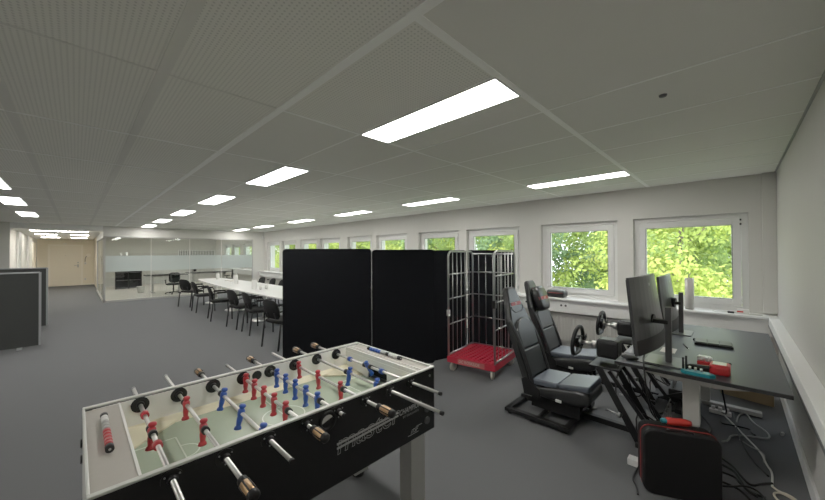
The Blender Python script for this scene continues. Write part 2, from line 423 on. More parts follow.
# far side: corridor, glass room, bulkheads
YC0, YC1 = -1.33, 0.62           # corridor
w = MB(); w.box(XG - .12, XG, YL, YC0, 0, HC); struct('wall_corridor_front', w, WALL)
w = MB(); w.box(XE, XG - .121, YC0 - .12, YC0, 0, 2.36); struct('wall_corridor_left', w, WALL)
w = MB(); w.box(-17.05, -16.45, YC0, YC0 + .05, 0, 2.34); w.box(-19.75, -19.5, YC0, YC0 + .05, 0, 2.34); struct('trim_11', w, WHITE)
w = MB(); w.box(XE, -19.75, YC1 + .06, YC1 + .16, 0, 2.5); struct('wall_corridor_right', w, BEIGE)
w = MB(); w.box(XE, XG - .005, YC0, YC1, 2.36, 2.40); struct('ceiling_corridor', w, CEIL)
w = MB(); w.box(XG - .06, XG, YC0 + .001, YC1, 2.36, HC); struct('trim_12', w, WHITE)
w = MB(); w.box(XG - .1, XG + .01, YC1, YW, 2.20, HC); w.box(-19.75, XG - .1, YC1, YC1 + .1, 2.20, HC); struct('trim_13', w, WALL)
w = MB(); w.box(XG - .1, XG, 5.33, YW, 0, 2.2); struct('wall_glass_room_pier', w, WALL)
w = MB(); w.box(-22.12, -22.0, 0.68, YW, 0, HC); struct('wall_glass_room_back', w, WALL)
w = MB(); w.box(XE + .001, XE + .015, YC0, YC1 + .06, 0, 0.07); struct('baseboard_end', w, BEIGE2)
# end door
d = MB(); x = XE + .002
d.box(x, x + .06, -0.98, -0.90, 0, 2.10); d.box(x, x + .06, 0.18, 0.26, 0, 2.10); d.box(x, x + .06, -0.90, 0.18, 2.02, 2.10)
door = struct('door_1', d, BEIGE2, bevel=.004)
d = MB(); d.box(x, x + .02, -0.895, 0.175, 0.012, 2.015); d.build('door_leaf', mat('door_paint', (0.84, 0.77, 0.63), 0.45, noise=0.02, nscale=4), door)
d = MB(); d.box(x + .02, x + .028, 0.05, 0.10, 0.92, 1.08); d.cyl((x + .028, .075, 1.03), (x + .07, .075, 1.03), .010); d.cyl((x + .065, .085, 1.03), (x + .065, -.06, 1.03), .010)
d.cyl((x + .02, .075, 1.17), (x + .045, .075, 1.17), .028); d.build('door_handle', STEEL, door)
d = MB(); d.cyl((x + .02, -.37, 1.55), (x + .026, -.37, 1.55), .013); d.build('door_peephole', STEEL, door)
d = MB(); d.box(x, x + .06, -.45, -.33, 2.11, 2.16); tag(d.build('emergency_sign_lamp', mat('lamp_white', (.8, .78, .7), .4)), 'small white fitting on the beige wall above the far door', 'fitting')
# corridor left door
d = MB(); y = YC0 + .001
d.box(-21.9, -21.82, y, y + .03, 0, 2.12); d.box(-23.0, -22.92, y, y + .03, 0, 2.12); d.box(-22.92, -21.9, y, y + .03, 2.04, 2.12)
d2 = struct('door_2', d, BEIGE2)
d = MB(); d.box(-22.92, -21.9, y, y + .015, 0.01, 2.04); d.build('door_leaf', BEIGE2, d2)
# glass fronts
def glass_front(n, a, b, cuts):
    """glass wall from point a to b (x,y) with mullions at fractions"""
    a, b = V((*a, 0)), V((*b, 0)); d = (b - a); L = d.length; d.normalize()
    f = MB(); z1 = 2.2
    up = V((0, 0, 1))
    f.beam(a + up * .03, b + up * .03, .05, .06); f.beam(a + up * (z1 - .02), b + up * (z1 - .02), .05, .04)
    f.beam(a + d * .02, a + d * .02 + up * z1, .05, .04, up=d); f.beam(b - d * .02, b - d * .02 + up * z1, .05, .04, up=d)
    root = struct('window_%d' % n, f, SILVER)
    ds = [0.0] + cuts + [1.0]
    for i in range(len(ds) - 1):
        p0 = a + d * (L * ds[i] + .012); p1 = a + d * (L * ds[i + 1] - .012)
        MB().beam(p0 + up * ((z1 + .06 - .04) / 2 + .01), p1 + up * ((z1 + .06 - .04) / 2 + .01), .010, z1 - .1).build('glass_pane', PGLASS, root)
        nrm = V((d.y, -d.x, 0))
        MB().beam(p0 + up * 1.275 + nrm * .007, p1 + up * 1.275 + nrm * .007, .002, .53).build('frosted_film', FROST, root)
    for c in cuts:
        p = a + d * (L * c)
        MB().beam(p + up * .06, p + up * (z1 - .04), .009, .012, up=d).build('glass_joint', WHITE, root)
    return root
glass_front(20, (XG, 0.64), (XG, 5.33), [0.262, 0.51, 0.74])
f = glass_front(21, (-19.72, YC1 + .03), (XG - .04, YC1 + .03), [0.5])
for c in list(f.children):
    if c.name.startswith('frosted'): bpy.data.objects.remove(c)

# ------------------------------------------------------------------ ceiling lights
def make_light(label, group):
    t = thing('ceiling_light', label, 'ceiling light', (0, 0, 0), group)
    m = MB(); X, Y = .585, .134; e = .010
    m.box(-X - e, X + e, -Y - e, -Y, -.007, .02); m.box(-X - e, X + e, Y, Y + e, -.007, .02); m.box(-X - e, -X, -Y, Y, -.007, .02); m.box(X, X + e, -Y, Y, -.007, .02)
    m.build('light_frame', LFRAME, t)
    MB().box(-X, X, -Y, Y, -.004, .01).build('light_diffuser', LIGHT, t)
    return t
L0 = make_light('large lit rectangular ceiling panel, nearest one, above the football table', 'ceiling panel lights')
L0.location = (-1.495, 1.70, HC - .003)
names = ['second', 'third', 'fourth', 'fifth', 'sixth']
for i, x in enumerate([-4.02, -6.45, -9.0, -11.55, -13.95]):
    dup(L0, (x, 1.70, HC - .003), label='%s lit panel counted from the nearest in the middle ceiling row' % names[i])
names = ['nearest', 'second', 'third', 'fourth', 'fifth', 'farthest']
for i, x in enumerate([-1.495, -4.02, -6.45, -9.0, -11.7, -13.95]):
    dup(L0, (x, 4.56, HC - .003), label='%s lit ceiling panel of the row along the window wall' % names[i])
for i, x in enumerate([-6.75, -8.95, -11.65]):
    dup(L0, (x, -0.78, HC - .003), label='%s lit ceiling panel of the row above the grey screens' % names[i])
for i, x in enumerate([-1.6, -4.0]):
    dup(L0, (x, -2.3, HC - .003), label='lit ceiling panel behind the viewer over open floor', group='lights out of view')
for i, (x, y) in enumerate([(-17.2, 1.9), (-19.6, 1.9), (-17.2, 4.3), (-19.6, 4.3)]):
    dup(L0, (x, y, HC - .003), label='lit ceiling panel inside the glass room, ' + ['near the corridor side', 'far back by the black bookcase', 'near the window side', 'far back by the window side'][i])
def corridor_light(name, label, x, y0, y1, w):
    lm = LIGHT2 if 'linear' in name else LIGHT3
    t = thing(name, label, 'ceiling light', (x, (y0 + y1) / 2, 2.36), 'corridor lights')
    MB().box(x - w - .01, x + w + .01, y0 - .01, y1 + .01, 2.345, 2.361).build('light_housing', LFRAME, t)
    MB().box(x - w, x + w, y0, y1, 2.338, 2.346).build('light_diffuser', lm, t)
corridor_light('linear_ceiling_light', 'long thin light line across the front of the corridor ceiling', -15.55, -1.0, 0.28, .05)
corridor_light('ceiling_light', 'left middle light panel in the corridor ceiling', -18.3, -1.05, -.5, .13)
corridor_light('ceiling_light', 'right middle light panel in the corridor ceiling', -18.3, -.15, .35, .13)
corridor_light('ceiling_light', 'far left light panel in the corridor ceiling', -21.3, -1.05, -.5, .13)
corridor_light('ceiling_light', 'far right light panel in the corridor ceiling', -21.3, -.15, .35, .13)
m = MB(); m.lathe([(0, -.012), (.018, -.011), (.021, -.003), (.021, .0)], (-0.30, 2.45, HC), n=16); tag(m.build('ceiling_sensor', DARKPL), 'tiny dark round fitting on the plain ceiling panel', 'ceiling fitting')
t = thing('motion_sensor', 'small white motion sensor high in the far wall corner', 'sensor', (-14.8, 5.75, 2.28))
m = MB(); m.box(-14.85, -14.79, 5.70, 5.77, 2.24, 2.35); m.build('sensor_body', WHITE, t, bevel=.01); m = MB(); m.ball((-14.785, 5.735, 2.28), .022); m.build('sensor_lens', CERAMIC, t)
# wall fittings at the corridor end
t = thing('intercom', 'round pale intercom with curly cord beside the far door', 'intercom', (XE, .42, 1.5))
m = MB(); m.cyl((XE + .001, .46, 1.55), (XE + .04, .46, 1.55), .09, n=20); m.build('intercom_body', BEIGE2, t); m = MB(); m.tube([(XE + .03, .40, 1.5), (XE + .03, .34, 1.42), (XE + .03, .33, 1.2)], .012, smoothpath=1); m.build('cord', DARKPL, t)
for z, lb in ((1.12, 'cream light switch on the wall beside the far door'), (0.3, 'cream wall socket low on the wall beside the far door')):
    t = thing('light_switch' if z > 1 else 'wall_socket', lb, 'switch' if z > 1 else 'socket', (XE, .34, z))
    m = MB(); m.box(XE + .001, XE + .012, .30, .38, z - .05, z + .05); m.build('cover_plate', CERAMIC, t); m = MB(); m.box(XE + .012, XE + .018, .32, .36, z - .03, z + .03); m.build('rocker' if z > 1 else 'socket_insert', GREYLEG, t)
# sockets on the sill trunking
for x, lb in ((-2.02, 'white double socket on trunking under the pillow end of the sill'), (-2.62, 'white double socket on trunking behind the racing seats')):
    t = thing('wall_socket', lb, 'socket', (x, 5.6, .72))
    m = MB(); m.box(x - .08, x + .08, 5.592, 5.60, .675, .765); m.build('cover_plate', WHITE, t, bevel=.002)
    for dx in (-.035, .035):
        m = MB(); m.cyl((x + dx, 5.593, .72), (x + dx, 5.589, .72), .018); m.cyl((x + dx - .008, 5.5895, .72), (x + dx - .008, 5.5885, .72), .004, mi=1); m.cyl((x + dx + .008, 5.5895, .72), (x + dx + .008, 5.5885, .72), .004, mi=1)
        m.build('socket_insert', [DARKPL, BLACKPL], t)
# radiators
def radiator(x0, x1, label):
    t = thing('radiator', label, 'radiator', ((x0 + x1) / 2, 5.70, .1))
    m = MB(); y0, y1 = 5.65, 5.745; m.box(x0, x1, y0 + .012, y1, .12, .56)
    n = int((x1 - x0) / .05)
    for i in range(n):
        c = x0 + (i + .5) * (x1 - x0) / n; m.box(c - .016, c + .016, y0, y0 + .012, .15, .53)
    m.build('radiator_panel', GREYLEG, t)
    m = MB(); m.box(x0, x1, y0 - .002, y1, .56, .575); m.build('top_grille', GREYLEG, t)
    m = MB(); m.tube([(x0 - .01, 5.70, .5), (x0 - .12, 5.70, .5), (x0 - .12, 5.70, .02)], .011); m.tube([(x0 - .01, 5.70, .16), (x0 - .06, 5.70, .16), (x0 - .06, 5.70, .02)], .011); m.build('pipe', GREYLEG, t)
    m = MB(); m.cyl((x0 - .12, 5.69, .5), (x0 - .12, 5.60, .5), .022); m.build('valve', BLACKPL, t)
    for xx in (x0 + .15, x1 - .15):
        m = MB(); m.box(xx - .02, xx + .02, 5.68, 5.72, 0, .12); m.build('foot', GREYLEG, t)
radiator(-2.42, -1.25, 'ribbed white radiator under the sill behind the racing seats')
radiator(-0.95, 0.15, 'ribbed white radiator under the sill behind the black desk')
radiator(-13.9, -12.3, 'ribbed white radiator under the far window by the meeting table')

# ------------------------------------------------------------------ football table
FX0, FX1, FY0, FY1 = -2.13, -1.33, 0.022, 1.545
ft = thing('football_table', 'black and silver table football game with red and blue players in the foreground', 'football table', (-1.73, .78, 0))
m = MB(); m.box(FX1 - .02, FX1, FY0, FY1, .525, .892); front = m.build('side_panel', CABBLACK, ft, bevel=.003)
m = MB(); m.box(FX0, FX0 + .03, FY0, FY1, .525, .892, 0); m.box(FX0 + .03, FX0 + .034, FY0 + .03, FY1 - .03, .70, .892, 1); m.build('side_panel', [CABBLACK, INNERW], ft, bevel=.002)
m = MB(); m.box(FX0 + .03, FX1 - .03, FY0, FY0 + .025, .525, .888); m.build('end_panel', RAILTOP, ft, bevel=.003)
m = MB(); m.box(FX0 + .03, FX1 - .03, FY1 - .025, FY1, .525, .888); m.build('end_panel', RAILTOP, ft, bevel=.003)
m = MB(); m.box(FX1 - .024, FX1 - .02, .13, 1.44, .70, .892); m.build('inner_lining', INNERW, ft)
m = MB()
m.box(FX1 - .020, FX1 + .001, FY0, FY1, .892, .902); m.box(FX0 - .001, FX0 + .022, FY0, FY1, .892, .902)
m.box(FX0 + .022, FX1 - .020, FY0 - .001, FY0 + .008, .888, .902); m.box(FX0 + .022, FX1 - .020, FY1 - .012, FY1 + .001, .888, .902)
m.build('top_edge', RAILTOP, ft, bevel=.003)
m = MB(); m.box(FX0 + .034, FX1 - .024, .13, 1.44, .715, .735); m.build('playing_field', FIELD, ft)
# field marking
m = MB(); z = .7365; cx, cy = -1.73, .78
def ring(m, cx, cy, r, w, z, a0=0, a1=2 * PI, n=40):
    vs = []; 
    for i in range(n + 1):
        a = a0 + (a1 - a0) * i / n
        vs += [(cx + (r - w / 2) * math.cos(a), cy + (r - w / 2) * math.sin(a), z), (cx + (r + w / 2) * math.cos(a), cy + (r + w / 2) * math.sin(a), z)]
    m.add(vs, [(2 * i, 2 * i + 1, 2 * i + 3, 2 * i + 2) for i in range(n)])
ring(m, cx, cy, .105, .006, z); m.box(FX0 + .09, FX1 - .09, cy - .003, cy + .003, z - .001, z)
m.build('field_marking', FIELDLINE, ft)
for yy, s in ((.16, 1), (1.41, -1)):
    m = MB()
    m.box(cx - .16, cx + .16, yy + s * .17 - .003, yy + s * .17 + .003, z - .001, z)
    for xx in (cx - .16, cx + .16): m.box(xx - .003, xx + .003, min(yy, yy + s * .17), max(yy, yy + s * .17), z - .001, z)
    ring(m, cx, yy + s * .17, .06, .006, z, 0 if s > 0 else PI, PI if s > 0 else 2 * PI, 16)
    m.build('field_marking', FIELDLINE, ft)
# cream sloped borders and corner ramps
m = MB()
for sx, X in ((1, FX0 + .034), (-1, FX1 - .024)):
    poly = [(0, .766), (.016, .752), (.042, .7368), (0, .7368)]
    m.prism([(a * sx + X, b) for a, b in poly], .145, 1.425, (V((0, 0, 0)), V((1, 0, 0)), V((0, 0, 1)), V((0, 1, 0))))
    for yy, s in ((.145, 1), (1.425, -1)):
        vs = [(X, yy, .766), (X, yy + s * .26, .745), (X + sx * .22, yy, .745), (X, yy, .7366), (X, yy + s * .26, .7366), (X + sx * .22, yy, .7366), ]
        m.add(vs, [(0, 1, 2), (3, 5, 4), (0, 3, 4, 1), (0, 2, 5, 3), (1, 4, 5, 2)])
m.build('sloped_border', CREAM, ft)
# end shelves with counters
for (y0, y1, yc, s) in ((FY0 + .02, .145, .083, 1), (1.425, FY1 - .02, 1.512, -1)):
    m = MB(); m.box(FX0 + .022, FX1 - .020, y0 - (.012 if s > 0 else 0), y1 + (.008 if s < 0 else 0), .872, .890); m.build('end_shelf', SHELFGREY, ft)
    m = MB(); yy = y1 if s > 0 else y0
    m.box(FX0 + .034, cx - .10, yy - .006, yy + .006, .735, .868); m.box(cx + .10, FX1 - .034, yy - .006, yy + .006, .735, .868); m.box(cx - .10, cx + .10, yy - .006, yy + .006, .83, .868)
    m.build('goal_wall', INNERW, ft)
    m = MB(); g = yy - s * .05; m.box(cx - .10, cx + .10, min(g, g - s * .004), max(g, g - s * .004), .735, .83); m.box(cx - .104, cx - .10, min(yy, g), max(yy, g), .735, .83); m.box(cx + .10, cx + .104, min(yy, g), max(yy, g), .735, .83)
    m.build('goal_pocket', BLACKPL, ft)
    if s > 0: m = MB(); m.box(FX0 + .034, FX1 - .034, y1 - .004, y1 + .004, .868, .894); m.build('shelf_lip', INNERW, ft)
    else: m = MB(); m.box(FX0 + .034, FX1 - .034, y0 - .004, y0 + .004, .868, .894); m.box(FX0 + .034, FX1 - .034, y0 + .035, y0 + .040, .889, .894); m.build('shelf_lip', INNERW, ft)
def counter(yc, xa, xb, cols):
    m = MB(); m.cyl((xa, yc, .903), (xb, yc, .903), .004); rod = m.build('score_counter', STEEL, ft)
    L = abs(xb - xa); n = len(cols); p = L / n; sg = 1 if xb > xa else -1
    for i, c in enumerate(cols):
        x0 = xa + sg * p * i; m = MB(); m.cyl((x0 + sg * .001, yc, .903), (x0 + sg * (p - .001), yc, .903), .0122 if c is not BLACKPL else .0130, n=14)
        m.build('score_bead', c, rod)
counter(.086, -1.96, -1.60, [BLACKPL, CERAMIC, CERAMIC, SILVER, SILVER, SILVER, RED, RED, RED, RED, RED, BLACKPL])
counter(1.500, -1.93, -1.58, [BLACKPL, BLUE, BLUE, BLUE, BLUE, SILVER, SILVER, BLACKPL, CERAMIC, CERAMIC, CERAMIC, BLACKPL])
# legs
for x in (FX0 + .16, FX1 - .085):
    for y in (FY0 + .10, FY1 - .11):
        m = MB(); m.box(x - .05, x + .05, y - .06, y + .06, .03, .53); lg = m.build('leg', SILVER, ft, bevel=.004)
        m = MB(); m.lathe([(0, .0), (.045, .0), (.045, .012), (.02, .03)], (x, y, 0)); m.build('levelling_foot', BLACKPL, lg)
m = MB(); m.box(FX0 + .035, FX1 - .035, FY0 + .03, FY1 - .03, .53, .545); m.build('bottom_board', BLACKPL, ft)
m = MB(); m.box(FX1 - .06, FX1 - .02, FY1 - .012, FY1 + .002, .53, .89); m.build('corner_strip', BLACKPL, ft)
for z in (.665, .595):
    m = MB(); m.cyl((FX1, 1.475, z), (FX1 + .006, 1.475, z), .021, n=18); m.cyl((FX1 + .006, 1.475, z), (FX1 + .009, 1.475, z), .012); m.build('corner_bolt', DARKPL, ft)
    m = MB(); m.cyl((FX0 + .06, FY0, z + .1), (FX0 + .06, FY0 - .007, z + .1), .018); m.build('corner_bolt', BLACKPL, ft)
m = MB(); m.cyl((FX1, 1.50, .855), (FX1 + .003, 1.50, .855), .007); m.build('corner_screw', STEEL, ft)
# ball cups
m = MB(); m.lathe([(.042, -.005), (.046, 0), (.043, .005), (.030, .004), (.028, -.012)], (FX1 + .003, .80, .838), axis=(1, 0, 0), n=24); cup = m.build('ball_entry', BLACKPL, ft)
m = MB(); m.add([(FX1 + .004, .80 + .028 * math.cos(a), .838 + .028 * math.sin(a)) for a in [PI * .15 + PI * .9 * i / 12 for i in range(13)]], [tuple(range(13))]); m.build('chrome_cup', CHROME, cup)
m = MB(); m.cyl((FX0 + .034, .775, .855), (FX0 + .038, .775, .855), .028, n=20); m.build('ball_entry', BLACKPL, ft)
# rods, figures, handles
def player(y, z, x, ang, m_, par):
    m = MB()
    R = Matrix.Translation((x, y, z)) @ Matrix.Rotation(ang, 4, 'X')
    # figure hangs from the rod: torso around the rod, head above, legs to a boot below; it faces +-y
    ringv = lambda c, rx, ry: [R @ V((c[0] + rx * math.cos(2 * PI * k / 10), c[1] + ry * math.sin(2 * PI * k / 10), c[2])) for k in range(10)]
    prof = [(.050, .002, .002), (.049, .010, .010), (.043, .0135, .013), (.035, .0135, .013), (.028, .010, .010), (.0255, .008, .008), (.022, .014, .010), (.016, .0195, .0125), (.004, .0195, .013), (-.012, .017, .012),
            (-.026, .0135, .010), (-.034, .0145, .011), (-.050, .014, .0105), (-.066, .0115, .009), (-.078, .0095, .0085), (-.082, .0115, .012), (-.096, .012, .015), (-.100, .010, .013)]
    m.loft([ringv((0, 0, h * .74), a * 1.08, b * 1.15) for h, a, b in prof])
    m.build('player', m_, par)
rods = [  # y, colour, player xs, near handle?, near end x, far end x, tilt
    (.222, REDMAN, [-1.74], True, -1.02, -2.36, -.08),
    (.380, REDMAN, [-1.93, -1.62], True, -1.06, -2.46, -.05),
    (.538, BLUE, [-1.91, -1.645, -1.40], False, -1.125, -2.42, -.22),
    (.697, REDMAN, [-2.05, -1.92, -1.79, -1.66, -1.53], True, -1.18, -2.40, -.05),
    (.855, BLUE, [-1.995, -1.875, -1.755, -1.635, -1.515], False, -1.27, -2.45, -.02),
    (1.015, REDMAN, [-2.03, -1.79, -1.55], True, -1.135, -2.44, .05),
    (1.177, BLUE, [-1.70, -1.44], False, -.965, -2.42, -.2),
    (1.334, BLUE, [-1.72], False, -1.105, -2.43, .5),
]
for y, c, xs, near, xe, xf, tilt in rods:
    zr = .862
    m = MB(); m.cyl((xf, y, zr), (xe, y, zr), .0082, n=12); rod = m.build('rod', CHROME, ft)
    for xw, s in ((FX1, 1), (FX0 + .034, 1)):
        m = MB(); R0 = .0315
        m.cyl((xw, y, zr - (.002 if s > 0 else 0)), (xw + .006, y, zr - .002), R0 * (1 if xw == FX1 else 1.15), n=22); m.cyl((xw + .006, y, zr), (xw + .022, y, zr), .0165, .013, n=16)
        b = m.build('bushing', BLACKPL, rod)
        if xw == FX1:
            for a in (.5, 2.6, 4.7):
                m = MB(); m.cyl((xw + .006, y + .024 * math.cos(a), zr + .024 * math.sin(a)), (xw + .008, y + .024 * math.cos(a), zr + .024 * math.sin(a)), .003, n=8); m.build('bushing_screw', STEEL, rod)
    for x in xs: player(y, zr, x, tilt, c, rod)
    for x in [xs[0] - .03, xs[-1] + .03]:
        if len(xs) > 1 or True:
            m = MB(); m.cyl((x - .012, y, zr), (x + .012, y, zr), .0155, n=14); m.build('rubber_ring', BLACKPL, rod)
    if len(xs) == 1:
        for x in ((xs[0] - .20, xs[0] + .14)):
            m = MB(); m.cyl((x - .014, y, zr), (x + .014, y, zr), .0160, n=14); m.build('end_stop', c, rod)
    def handle(x0, s):
        m = MB(); m.lathe([(.0, -.004), (.014, -.004), (.0165, 0), (.0165, .012), (.013, .018), (.013, .024), (.018, .026)], (x0, y, zr), axis=(s, 0, 0), n=14); m.build('handle_collar', BLACKPL, rod)
        m = MB(); m.lathe([(.016, .024), (.018, .03), (.019, .055), (.018, .090), (.016, .092)], (x0, y, zr), axis=(s, 0, 0), n=18)
        m.build('handle_grip', GRIP, rod)
        m = MB()
        for k in range(6):
            a = 2 * PI * k / 6; p = V((0, math.cos(a), math.sin(a))) * .0180
            m.cyl(V((x0 + s * .028, y, zr)) + p, V((x0 + s * .090, y, zr)) + p, .003, n=6)
        m.build('grip_rib', BLACKPL, rod)
        m = MB(); m.lathe([(.019, .089), (.019, .102), (.015, .108), (0, .109)], (x0, y, zr), axis=(s, 0, 0), n=18); m.build('handle_cap', BLACKPL, rod)
    if near: handle(xe - .093, 1)
    else: handle(xf + .093, -1)
    m = MB(); xt = xf if near else xe; s = -1 if near else 1
    m.cyl((xt - s * .012, y, zr), (xt + s * .003, y, zr), .0098, n=12); m.build('rod_tip', BLACKPL if not near else STEEL, rod)
# printed lettering on the black side
Mx = frameM((FX1 + .0012, .845, .662), (0, 1, 0.03), (0, -.03, 1))
text_obj('lettering', 'master', .132, Mx, LOGO, ft, outline=.0012, shear=.15, spacing=.98, sx=1.10)
m = MB()
for i in range(2): m.beam((FX1 + .0007, .85, .690 + i * .020), (FX1 + .0007, 1.24, .706 + i * .016), .0006, .010)
m.build('print_stripe', LOGO, ft)
text_obj('lettering', 'CHAMPION', .042, frameM((FX1 + .0012, 1.245, .700), (0, 1, 0), (0, 0, 1)), LOGO, ft, shear=.2, sx=.80)
text_obj('lettering', 'BY GARLANDO', .017, frameM((FX1 + .0012, 1.275, .677), (0, 1, 0), (0, 0, 1)), LOGOD, ft, spacing=1.1)
text_obj('lettering', 'ITSF', .030, frameM((FX1 + .0012, 1.335, .568), (0, 1, 0.0), (0, 0, 1)), LOGO, ft, shear=.5, sx=1.0)
m = MB(); m.box(FX1 + .0004, FX1 + .001, 1.315, 1.40, .559, .562); m.box(FX1 + .0004, FX1 + .001, 1.38, 1.43, .592, .595); m.build('print_stripe', LOGO, ft)

# ------------------------------------------------------------------ black acoustic screens
def screen(a, b, h, label, group, fab=BLACKFAB, thick=.055, rad=.05, name='acoustic_screen', foot=True, edge=None, z0=.02):
    a, b = V((*a, 0)), V((*b, 0)); L = (b - a).length; d = (b - a).normalized(); nrm = V((-d.y, d.x, 0))
    t = thing(name, label, 'screen', (a + b) / 2, group)
    m = MB(); m.prism(rrect(L - .001, h - z0, rad, 6, L / 2, z0 + (h - z0) / 2), -thick / 2, thick / 2, (a, d, V((0, 0, 1)), nrm))
    m.build('fabric_panel', fab, t, bevel=.008)
    if edge:
        m = MB()
        for p in (a, b): m.beam(p + V((0, 0, z0)), p + V((0, 0, h)), thick + .012, .03, up=d)
        m.beam(a + V((0, 0, h)), b + V((0, 0, h)), thick + .012, .02); m.build('edge_frame', edge, t)
    if foot:
        for f in (.12, .88):
            p = a + d * (L * f); m = MB(); m.beam(p - nrm * .16 + V((0, 0, .01)), p + nrm * .16 + V((0, 0, .01)), .06, .02); m.build('foot', BLACKPL if not edge else GREYTRIM, t)
    return t
G = 'black screens'
screen((-4.405, 1.97), (-3.716, 2.955), 1.66, 'wide black fabric screen, nearest to the meeting table', G, foot=False, z0=0)
screen((-3.713, 2.958), (-3.135, 3.655), 1.645, 'black fabric screen panel, second from the meeting table end', G, foot=False, z0=0)
screen((-3.215, 3.68), (-3.06, 4.32), 1.635, 'black fabric screen panel standing behind the cage of the red trolley', G, foot=False, z0=0)
screen((-3.02, 4.33), (-2.56, 4.95), 1.635, 'black fabric screen panel beyond the red trolley, closest to the windows', G, foot=False, z0=0)
G = 'grey screens'
screen((-8.62, -2.35), (-8.72, -0.44), 1.285, 'nearer low grey fabric screen with pale edge trim at the room edge', G, fab=GREYFAB, rad=.01, edge=GREYTRIM, thick=.06)
screen((-11.0, -2.6), (-11.0, -0.45), 1.30, 'farther low grey fabric screen standing behind the nearer one', G, fab=GREYFAB, rad=.01, edge=GREYTRIM, thick=.06)

# ------------------------------------------------------------------ roll cage trolley
C0 = V((-2.80, 3.52, 0)); e1 = V((.99, .14, 0)).normalized(); e2 = V((-.14, .99, 0)).normalized(); TW, TD, TH = .68, .78, 1.615
t = thing('roll_cage_trolley', 'wire roll cage on a red plastic dolly base beside the black screens', 'trolley', C0 + e1 * TW / 2 + e2 * TD / 2)
def TP(a, b, z): return C0 + e1 * a + e2 * b + V((0, 0, z))
FR = (C0, e1, e2, V((0, 0, 1)))
m = MB()
bw = .035
m.prism([(0, 0), (TW, 0), (TW, bw), (0, bw)], .12, .20, FR); m.prism([(0, TD - bw), (TW, TD - bw), (TW, TD), (0, TD)], .12, .20, FR)
m.prism([(0, bw), (bw, bw), (bw, TD - bw), (0, TD - bw)], .12, .20, FR); m.prism([(TW - bw, bw), (TW, bw), (TW, TD - bw), (TW - bw, TD - bw)], .12, .20, FR)
nx, ny = 9, 11
for i in range(nx):
    a = bw + (TW - 2 * bw) * (i + .5) / nx - .014; m.prism([(a, bw), (a + .028, bw), (a + .028, TD - bw), (a, TD - bw)], .188, .203, FR)
for j in range(ny):
    b = bw + (TD - 2 * bw) * (j + .5) / ny - .010; m.prism([(bw, b), (TW - bw, b), (TW - bw, b + .020), (bw, b + .020)], .186, .202, FR)
m.build('dolly_deck', REDDECK, t, bevel=.003)
m = MB(); m.prism([(.16, -.001), (.54, -.001), (.54, .0), (.16, 0)], .128, .192, FR); m.build('name_plate', mat('faded_red_plate', (.42, .10, .10), .5), t)
text_obj('lettering', 'DC ROSKILDE', .052, frameM(TP(.175, -.0025, .142), e1, (0, 0, 1)), mat('pale_pink_print', (.55, .42, .38), .6), t, sx=.92)
for i, (a, b) in enumerate(((.06, .06), (TW - .06, .06), (.06, TD - .06), (TW - .06, TD - .06))):
    m = MB(); p = TP(a, b, 0); q = e2 if i < 2 else e1
    q = (e1 * .3 + e2).normalized() if i != 1 else (e1 * -.2 + e2).normalized()
    ax = V((q.y, -q.x, 0))
    m.beam(p + V((0, 0, .115)), p + V((0, 0, .121)), .07, .07, up=(1, 0, 0)); m.beam(p + ax * .024 + V((0, 0, .05)), p + ax * .024 + V((0, 0, .118)), .03, .004, up=ax); m.beam(p - ax * .024 + V((0, 0, .05)), p - ax * .024 + V((0, 0, .118)), .03, .004, up=ax)
    c = m.build('caster', STEEL, t)
    m = MB(); m.lathe([(.012, -.018), (.04, -.018), (.056, -.012), (.056, .012), (.04, .018), (.012, .018)], p + V((0, 0, .056)), axis=ax, n=20); m.build('caster_wheel', mat('cream_rubber', (.50, .47, .40), .5), c)
def cage_side(a, lbl):
    R = .013; b0, b1 = .02, TD - .02; rr = .09
    pts = [TP(a, b0, .20), TP(a, b0, TH - rr)]
    for k in range(1, 7):
        an = PI / 2 * k / 6; pts.append(TP(a, b0 + rr - rr * math.cos(an), TH - rr + rr * math.sin(an)))
    for k in range(1, 7):
        an = PI / 2 * k / 6; pts.append(TP(a, b1 - rr + rr * math.sin(an), TH - rr + rr * math.cos(an)))
    pts += [TP(a, b1, .20)]
    m = MB(); m.tube(pts, R, 10); m.tube([TP(a, b0, .215), TP(a, b1, .215)], .012, 8)
    for z in (.62, .965, 1.30): m.tube([TP(a, b0, z), TP(a, b1, z)], .008, 6)
    for k in range(1, 6):
        b = b0 + (b1 - b0) * k / 6; m.tube([TP(a, b, .215), TP(a, b, TH)], .0042, 6)
    m.build(lbl, STEEL, t)
cage_side(.012, 'cage_side'); cage_side(TW - .012, 'cage_side')
m = MB(); b = TD - .015
for z in (.62, .965, 1.30, .215): m.tube([TP(.02, b, z), TP(TW - .02, b, z)], .007, 6)
for k in range(1, 6): m.tube([TP(TW * k / 6, b, .2), TP(TW * k / 6, b, TH - .04)], .0042, 6)
m.tube([TP(.02, b, TH - .04), TP(TW - .02, b, TH - .04)], .009, 6)
m.build('cage_back', STEEL, t)
m = MB(); m.box(-.02, .02, -.035, .035, -.05, .05, M=frameM(TP(TW - .012, .03, .95), e1, e2)); m.build('latch', BLACKPL, t, bevel=.008)
m = MB(); m.box(-.02, .02, -.012, .012, -.04, .04, M=frameM(TP(.012, .02, .78), e1, e2)); m.build('tag_plate', CERAMIC, t)

